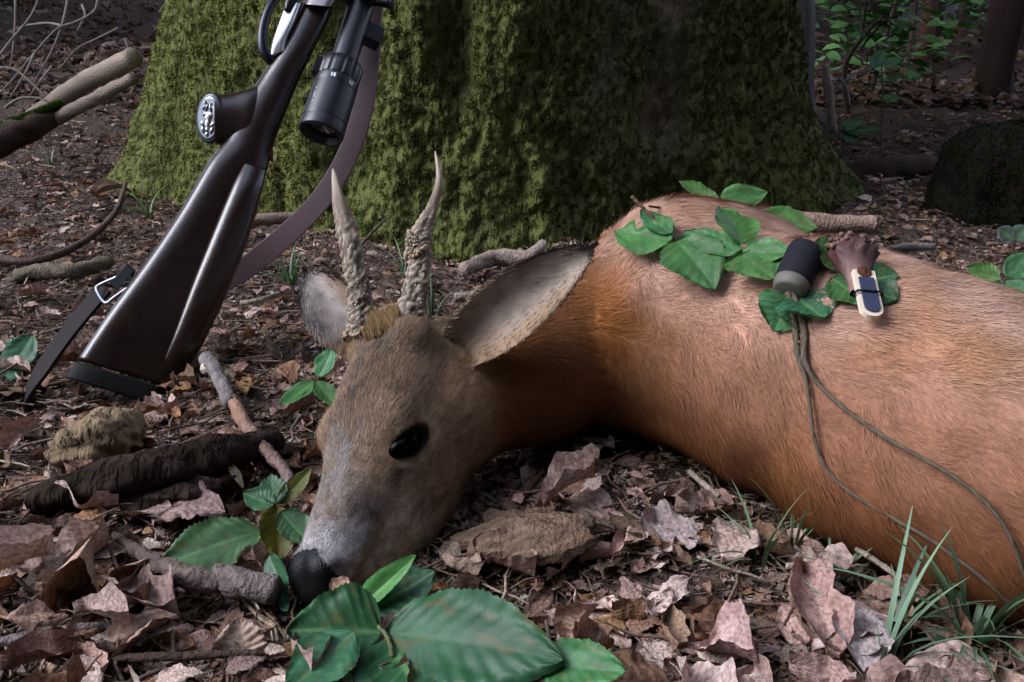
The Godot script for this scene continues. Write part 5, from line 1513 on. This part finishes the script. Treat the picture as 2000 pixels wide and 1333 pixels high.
	for k in 90:
		var a := rn(0, TAU)
		var r := rn(.0010, .0024)
		ball(br, ba - bx * rn(.004, .012) + (bu * cos(a) * .75 + bs * sin(a)) * rn(.0135, .0180), Vector3(r, r, r), Basis(), vary(lin(.06, .02, .017).lerp(lin(.15, .085, .06), rng.randf()), .3), 7, 5)
	br.orient()
	part("antler_burr", br.mesh(M.antler), call2)
	var m0 := Vector3(0.2356,0.1930,-0.5786)
	var mpl := func(off: float, half: float, a: float, b: float, th: float, col: Color) -> MB:
		var m := MB.new()
		var n := 18
		for side in 2:
			for i in n:
				# outline: straight sides, round far end
				var t := float(i) / (n - 1)
				var pt: Vector2
				if t < .25: pt = Vector2(lerpf(a, b - half, t / .25), -half)
				elif t > .75: pt = Vector2(lerpf(b - half, a, (t - .75) / .25), half)
				else:
					var g := (t - .5) / .25 * PI * .5
					pt = Vector2(b - half + cos(g) * half, sin(g) * half)
				m.vert(m0 + bx * pt.x + bs * pt.y + bu * (off + (th if side else 0.0)), col)
		for i in range(1, n - 1):
			m.tri(0, i, i + 1); m.tri(n, n + i + 1, n + i)
		for i in n: m.quad(i, (i + 1) % n, n + (i + 1) % n, n + i)
		m = m.flat(); m.orient()
		return m
	part("mouthpiece", (mpl.call(.004, .0072, -.002, .0395, .004, lin(.62, .52, .40)) as MB).mesh(M.antler), call2)
	part("reed", (mpl.call(.0081, .0050, .006, .0365, .0014, lin(.035, .042, .075)) as MB).mesh(M.scope), call2, "dark blue reed")
	part("reed_hole", lathe(m0 + bu * .0078, bu, [[0, .0048], [.0012, .0046], [.0013, .0002]], 20, lin(.07, .03, .018), M.wood), call2, "small round brown hole")
	part("rubber_band", tube_mesh([m0 + bx * .0195 - bs * .0078 + bu * .003, m0 + bx * .0195 - bs * .0078 + bu * .0098, m0 + bx * .0195 + bs * .0078 + bu * .0098, m0 + bx * .0195 + bs * .0078 + bu * .003], [.0008, .0008, .0008, .0008], 7, lin(.01, .01, .012), lin(.01, .01, .012), M.rubber, 0.0, 60.0, 3), call2)
	# green leaves in front
	var s1 := thing("beech_seedling", Vector3(-0.0696,0.0000,-0.4283), "young plant with very large pleated green leaves in front of the deer's muzzle", "plant")
	stem(s1, [Vector3(-0.0684,-0.0100,-0.4269), Vector3(-0.0655,0.0271,-0.4003), Vector3(-0.0721,0.0311,-0.4177), Vector3(-0.0898,0.0334,-0.4345)], [.0018, .0016, .0013, .001], Color(.09, .10, .05))
	green_leaf(s1, Vector3(-0.0714,0.0291,-0.4202), Vector3(0.0266,0.0524,-0.3690), Vector3(.1, .85, .55), .060, {"nu": 48, "nv": 24, "pleat": .015, "veins": 9, "fold": .08, "curl": .05, "fat": .72, "col": lin(0.019, 0.062, 0.027), "vein": lin(0.043, 0.090, 0.045)})
	green_leaf(s1, Vector3(-0.0749,0.0297,-0.4204), Vector3(-0.1267,0.0360,-0.4141), Vector3(-.1, .8, .6), .052, {"nu": 36, "nv": 18, "fold": .12, "curl": .03, "fat": .68, "col": lin(0.019, 0.066, 0.022)})
	green_leaf(s1, Vector3(-0.0715,0.0294,-0.4171), Vector3(-0.0380,0.0372,-0.3508), Vector3(.1, .85, .5), .055, {"nu": 36, "nv": 18, "fold": .1, "fat": .7, "col": lin(0.022, 0.070, 0.023)})
	green_leaf(s1, Vector3(-0.0875,0.0416,-0.4056), Vector3(-0.1166,0.0325,-0.3703), Vector3(-.2, .8, .5), .034, {"fold": .15, "col": lin(0.039, 0.101, 0.039)})
	green_leaf(s1, Vector3(-0.0961,0.0237,-0.4469), Vector3(-0.0576,0.0561,-0.4587), Vector3(-.5, .5, .75), .016, {"fold": .7, "col": lin(0.078, 0.172, 0.047), "vein": lin(0.109, 0.203, 0.070)})
	green_leaf(s1, Vector3(-0.0900,0.0257,-0.4423), Vector3(-0.0471,0.0413,-0.4640), Vector3(.1, .9, .35), .038, {"fold": .1, "col": lin(0.017, 0.051, 0.020)})
	green_leaf(s1, Vector3(0.0146,0.0461,-0.3774), Vector3(0.0563,0.0558,-0.3575), Vector3(.1, .85, .5), .030, {"fold": .1, "fat": .7, "col": lin(0.035, 0.109, 0.031)})
	var s2 := thing("beech_seedling", gd(Vector3(-0.1659,0.0000,-0.5211)), "young plant left of the muzzle with one broad serrated leaf and glossy small ones", "plant")
	stem(s2, [Vector3(-0.1659,-0.0100,-0.5176), Vector3(-0.1617,0.0205,-0.5149), Vector3(-0.1641,0.0347,-0.5307), Vector3(-0.1660,0.0411,-0.5437)], [.0018, .0016, .0014, .001], Color(.10, .03, .025))
	green_leaf(s2, Vector3(-0.1713,0.0304,-0.5260), Vector3(-0.2304,0.0242,-0.4929), Vector3(-.1, .8, .6), .040, {"nu": 40, "nv": 18, "jag": .045, "veins": 8, "fold": .12, "curl": .03, "bite": -.35, "bite_at": .2, "col": lin(0.035, 0.090, 0.043)})
	green_leaf(s2, Vector3(-0.1616,0.0446,-0.5343), Vector3(-0.1533,0.0233,-0.5000), Vector3(.4, .6, .7), .026, {"fold": .35, "col": lin(0.051, 0.058, 0.009), "vein": lin(0.094, 0.047, 0.016)})
	green_leaf(s2, Vector3(-0.1651,0.0426,-0.5390), Vector3(-0.1878,0.0488,-0.5465), Vector3(0, .8, .5), .018, {"fold": .2, "col": lin(0.027, 0.078, 0.039)})
	green_leaf(s2, Vector3(-0.1640,0.0436,-0.5393), Vector3(-0.1740,0.0505,-0.5684), Vector3(.1, .85, .4), .020, {"fold": .3, "pleat": .05, "col": lin(0.047, 0.094, 0.055)})
	green_leaf(s2, Vector3(-0.1625,0.0411,-0.5437), Vector3(-0.1445,0.0550,-0.5701), Vector3(.2, .8, .5), .014, {"fold": .4, "col": lin(0.066, 0.078, 0.016)})
	green_leaf(s2, Vector3(-0.1562,0.0465,-0.5244), Vector3(-0.1339,0.0319,-0.5085), Vector3(.3, .8, .5), .022, {"fold": .2, "col": lin(0.031, 0.086, 0.039)})
	green_leaf(s2, Vector3(-0.1600,0.0274,-0.5015), Vector3(-0.1406,0.0114,-0.4638), Vector3(-.5, .6, .7), .020, {"fold": .35, "col": lin(0.023, 0.066, 0.031)})
	var s3 := thing("beech_seedling", gd(Vector3(-0.1968,0.0000,-0.8060)), "small green seedling behind the deer's left cheek", "plant")
	stem(s3, [Vector3(-0.1938,-0.0050,-0.8048), Vector3(-0.1826,0.0341,-0.7647), Vector3(-0.1807,0.0454,-0.7687)], [.0015, .0013, .001])
	green_leaf(s3, Vector3(-0.1855,0.0409,-0.7671), Vector3(-0.2092,0.0320,-0.7320), Vector3(-.2, .8, .5), .022, {"fold": .25})
	green_leaf(s3, Vector3(-0.1807,0.0440,-0.7683), Vector3(-0.1684,0.0688,-0.7879), Vector3(-.3, .6, .7), .022, {"fold": .3})
	green_leaf(s3, Vector3(-0.1829,0.0428,-0.7625), Vector3(-0.1586,0.0266,-0.7406), Vector3(.3, .8, .5), .020, {"fold": .25})
	var s4 := thing("beech_seedling", gd(Vector3(-0.5240,0.0000,-0.8724)), "green seedling leaf at the left edge beside the sling", "plant")
	stem(s4, [Vector3(-0.5070,-0.0050,-0.8430), Vector3(-0.5225,0.0076,-0.8827), Vector3(-0.5263,0.0264,-0.9108)], [.0016, .0013, .001])
	green_leaf(s4, Vector3(-0.5240,0.0343,-0.9137), Vector3(-0.5399,-0.0041,-0.8572), Vector3(.2, .7, .6), .034, {"fold": .2, "col": lin(0.035, 0.090, 0.039)})
	green_leaf(s4, Vector3(-0.5263,0.0290,-0.9118), Vector3(-0.5673,0.0206,-0.9300), Vector3(.0, .9, .4), .020, {"fold": .2, "col": lin(0.016, 0.047, 0.020)})
	var s5 := thing("beech_seedling", gd(Vector3(0.6538,0.0000,-1.1208)), "green seedling at the right edge behind the deer's back", "plant")
	stem(s5, [Vector3(0.6629,-0.0050,-1.1364), Vector3(0.6378,0.0267,-1.1025), Vector3(0.6345,0.0404,-1.1075)], [.0018, .0014, .001])
	green_leaf(s5, Vector3(0.6305,0.0417,-1.1079), Vector3(0.5933,0.0540,-1.1231), Vector3(0, .65, .75), .036, {"fat": .66, "fold": .08, "col": lin(.055, .15, .05)})
	green_leaf(s5, Vector3(0.6398,0.0454,-1.1093), Vector3(0.6781,0.0716,-1.1295), Vector3(0, .65, .75), .032, {"fold": .15, "col": lin(.055, .15, .055)})
	green_leaf(s5, Vector3(0.6316,0.0407,-1.0970), Vector3(0.6547,0.0324,-1.0726), Vector3(0, .7, .7), .030, {"fold": .1, "col": lin(.05, .13, .05)})
	green_leaf(s5, Vector3(0.6290,0.0389,-1.0963), Vector3(0.5999,0.0245,-1.0698), Vector3(0, .7, .7), .026, {"fold": .1, "col": lin(.045, .12, .05)})
	var s6 := thing("beech_seedling", gd(Vector3(0.9362,-0.0000,-2.2648)), "seedling with a pair of bright leaves in front of the dark wood", "plant")
	stem(s6, [gd(Vector3(0.9174,0.0439,-2.2262)), Vector3(0.9174,0.1630,-2.2695), Vector3(0.9148,0.2487,-2.3007)], [.003, .0025, .0015])
	green_leaf(s6, Vector3(0.9148,0.2499,-2.3011), Vector3(0.8819,0.2678,-2.3076), Vector3(0, .5, .85), .030, {"nu": 14, "nv": 8, "col": lin(.10, .22, .13)})
	green_leaf(s6, Vector3(0.8971,0.2511,-2.3016), Vector3(0.9224,0.2856,-2.3141), Vector3(0, .5, .85), .030, {"nu": 14, "nv": 8, "col": lin(.09, .20, .11)})
	green_leaf(s6, Vector3(0.9148,0.2475,-2.3003), Vector3(0.9680,0.2678,-2.3076), Vector3(0, .6, .8), .026, {"nu": 14, "nv": 8, "col": lin(.09, .20, .11)})
	var s7 := thing("beech_seedling", gd(Vector3(0.8428,-0.0000,-2.2648)), "low seedling of dull bluish green leaves at the mossy trunk's right foot", "plant")
	stem(s7, [gd(Vector3(0.7862,0.0697,-2.1291)), Vector3(0.7837,0.1015,-2.1407), Vector3(0.7837,0.1208,-2.1477)], [.003, .0025, .0015])
	green_leaf(s7, Vector3(0.7741,0.1151,-2.1456), Vector3(0.8345,0.1322,-2.1519), Vector3(0, .7, .7), .03, {"nu": 14, "nv": 8, "col": lin(.04, .10, .065)})
	green_leaf(s7, Vector3(0.7741,0.1015,-2.1407), Vector3(0.8249,0.0901,-2.1365), Vector3(0, .7, .7), .03, {"nu": 14, "nv": 8, "col": lin(.04, .10, .065)})
	green_leaf(s7, Vector3(0.7862,0.1094,-2.1436), Vector3(0.8769,0.1151,-2.1456), Vector3(0, .8, .6), .035, {"nu": 14, "nv": 8, "col": lin(.03, .07, .03)})
	var s8 := thing("beech_seedling", gd(Vector3(0.8666,0.0000,-1.4945)), "grey green leaf cluster below the black stump at the right edge", "plant")
	stem(s8, [gd(Vector3(0.7942,0.0225,-1.3670)), Vector3(0.7934,0.0361,-1.3720)], [.002, .0012])
	green_leaf(s8, Vector3(0.7918,0.0301,-1.3698), Vector3(0.7660,0.0490,-1.3767), Vector3(0, .6, .8), .034, {"nu": 14, "nv": 8, "col": lin(.05, .09, .09)})
	green_leaf(s8, Vector3(0.7934,0.0301,-1.3698), Vector3(0.8160,0.0528,-1.3780), Vector3(0, .6, .8), .034, {"nu": 14, "nv": 8, "col": lin(.05, .09, .09)})
	# grass
	var gc := lin(.10, .18, .10)
	grass(Vector3(0.2787,0.0000,-0.4443), 34, .095, .0044, 1.0, lin(.09, .16, .085), "thick tuft of broad green grass at the lower right corner")
	grass(Vector3(0.1997,0.0000,-0.5461), 18, .085, .0026, 1.2, lin(.09, .13, .06), "thin wiry grass tuft beside the deer's belly")
	grass(Vector3(0.2318,0.0000,-0.6339), 8, .045, .0020, .7, lin(.06, .11, .05), "short dark grass sprig touching the belly")
	grass(Vector3(0.2163,-0.0000,-0.4240), 12, .10, .0036, 1.1, lin(.12, .19, .12), "few long pale grass blades crossing the leaves at the bottom right")
	grass(Vector3(0.2868,0.0000,-0.5036), 16, .06, .0034, .9, lin(.08, .17, .06), "short bright grass tuft under the belly at the right")
	grass(Vector3(-0.3172,0.0000,-1.2161), 22, .075, .0030, .9, lin(.13, .20, .12), "pale grass tuft below the sling's bow", Vector3(0, 0, .3))
	grass(Vector3(-0.2463,0.0000,-1.4945), 16, .11, .0034, .9, lin(.10, .19, .08), "grass tuft behind the left antler at the trunk's foot")
	grass(Vector3(-0.3227,0.0000,-1.5728), 14, .10, .0030, 1.0, lin(.09, .17, .07), "grass hanging over the sling near the antler tip")
	grass(Vector3(-0.1014,0.0000,-1.0781), 12, .075, .0026, .8, lin(.14, .20, .12), "thin pale grass between the right antler and the ear")
	grass(Vector3(-0.1531,0.0000,-1.2161), 8, .06, .0026, .9, lin(.12, .20, .1), "sparse grass behind the right antler")
	grass(Vector3(-0.7057,0.0000,-1.7054), 10, .09, .0034, 1.1, lin(.08, .15, .04), "grass growing at the mossy foot left of the rifle")
	grass(Vector3(-1.1670,-0.0000,-2.2648), 10, .08, .004, 1.2, lin(.09, .16, .07), "grass clump below the leaning poles")
	grass(Vector3(0.1398,0.0000,-0.4562), 5, .018, .004, 1.0, lin(.10, .25, .07), "tiny bright green sprout among dead leaves at the bottom right")
	grass(Vector3(0.3227,0.0000,-0.4712), 16, .07, .0034, 1.0, lin(.10, .17, .08), "grass tuft against the deer's belly at the right edge")
	grass(Vector3(0.2129,0.0000,-0.5036), 9, .06, .0026, 1.2, lin(.11, .16, .09), "sparse thin grass beside the long pinkish leaf")
	grass(Vector3(0.2436,0.0000,-0.4611), 14, .06, .0026, 1.2, lin(.12, .18, .10), "fine pale grass tuft left of the broad grass")
	grass(Vector3(0.1694,0.0000,-0.5211), 12, .06, .0022, 1.3, lin(.10, .15, .08), "wispy grass spreading over the litter in front of the belly")
	grass(Vector3(0.1046,0.0000,-0.4924), 5, .016, .004, 1.0, lin(.10, .25, .07), "tiny green sprout left of the rounded pink leaf")
	grass(Vector3(0.0363,0.0000,-0.7062), 10, .05, .0016, .6, lin(.05, .05, .03), "dark dry grass in the shade under the neck")


func _ready() -> void:
	rng.seed = 20240
	nz.seed = 3; nz.frequency = 1.0; nz.noise_type = FastNoiseLite.TYPE_SIMPLEX_SMOOTH; nz.fractal_type = FastNoiseLite.FRACTAL_NONE
	nf.seed = 8; nf.frequency = 1.0; nf.noise_type = FastNoiseLite.TYPE_SIMPLEX_SMOOTH; nf.fractal_octaves = 4
	var cam := Camera3D.new()
	cam.name = "camera"
	cam.position = Vector3(0, .36, 0)
	cam.rotation_degrees = Vector3(-20, 0, 0)
	cam.fov = 42.0
	cam.near = .02
	cam.far = 200.0
	add_child(cam)
	cam.current = true
	var env := Environment.new()
	var sky := ProceduralSkyMaterial.new()
	sky.sky_top_color = Color(.74, .78, .90)
	sky.sky_horizon_color = Color(.80, .84, .92)
	sky.sky_curve = .2
	sky.ground_bottom_color = Color(.10, .09, .08)
	sky.ground_horizon_color = Color(.30, .30, .30)
	env.background_mode = Environment.BG_SKY
	env.sky = Sky.new()
	env.sky.sky_material = sky
	env.background_energy_multiplier = 1.1
	env.tonemap_mode = Environment.TONE_MAPPER_LINEAR
	env.tonemap_exposure = 3.5
	env.sdfgi_enabled = true
	env.ssao_enabled = true
	env.ssil_enabled = true
	var we := WorldEnvironment.new()
	we.name = "world_environment"
	we.environment = env
	add_child(we)
	var sun := DirectionalLight3D.new()
	sun.name = "overcast_daylight"
	sun.light_energy = .5
	sun.light_angular_distance = 35.0
	sun.light_color = Color(.98, .98, 1.0)
	sun.shadow_enabled = true
	sun.sky_mode = DirectionalLight3D.SKY_MODE_LIGHT_ONLY
	add_child(sun)
	sun.look_at_from_position(Vector3(-1.5, 1.35, .28), Vector3.ZERO)
	materials()
	build_ground()
	build_tree()
	build_forest()
	build_deer()
	build_rifle()
	build_items()
	build_litter()
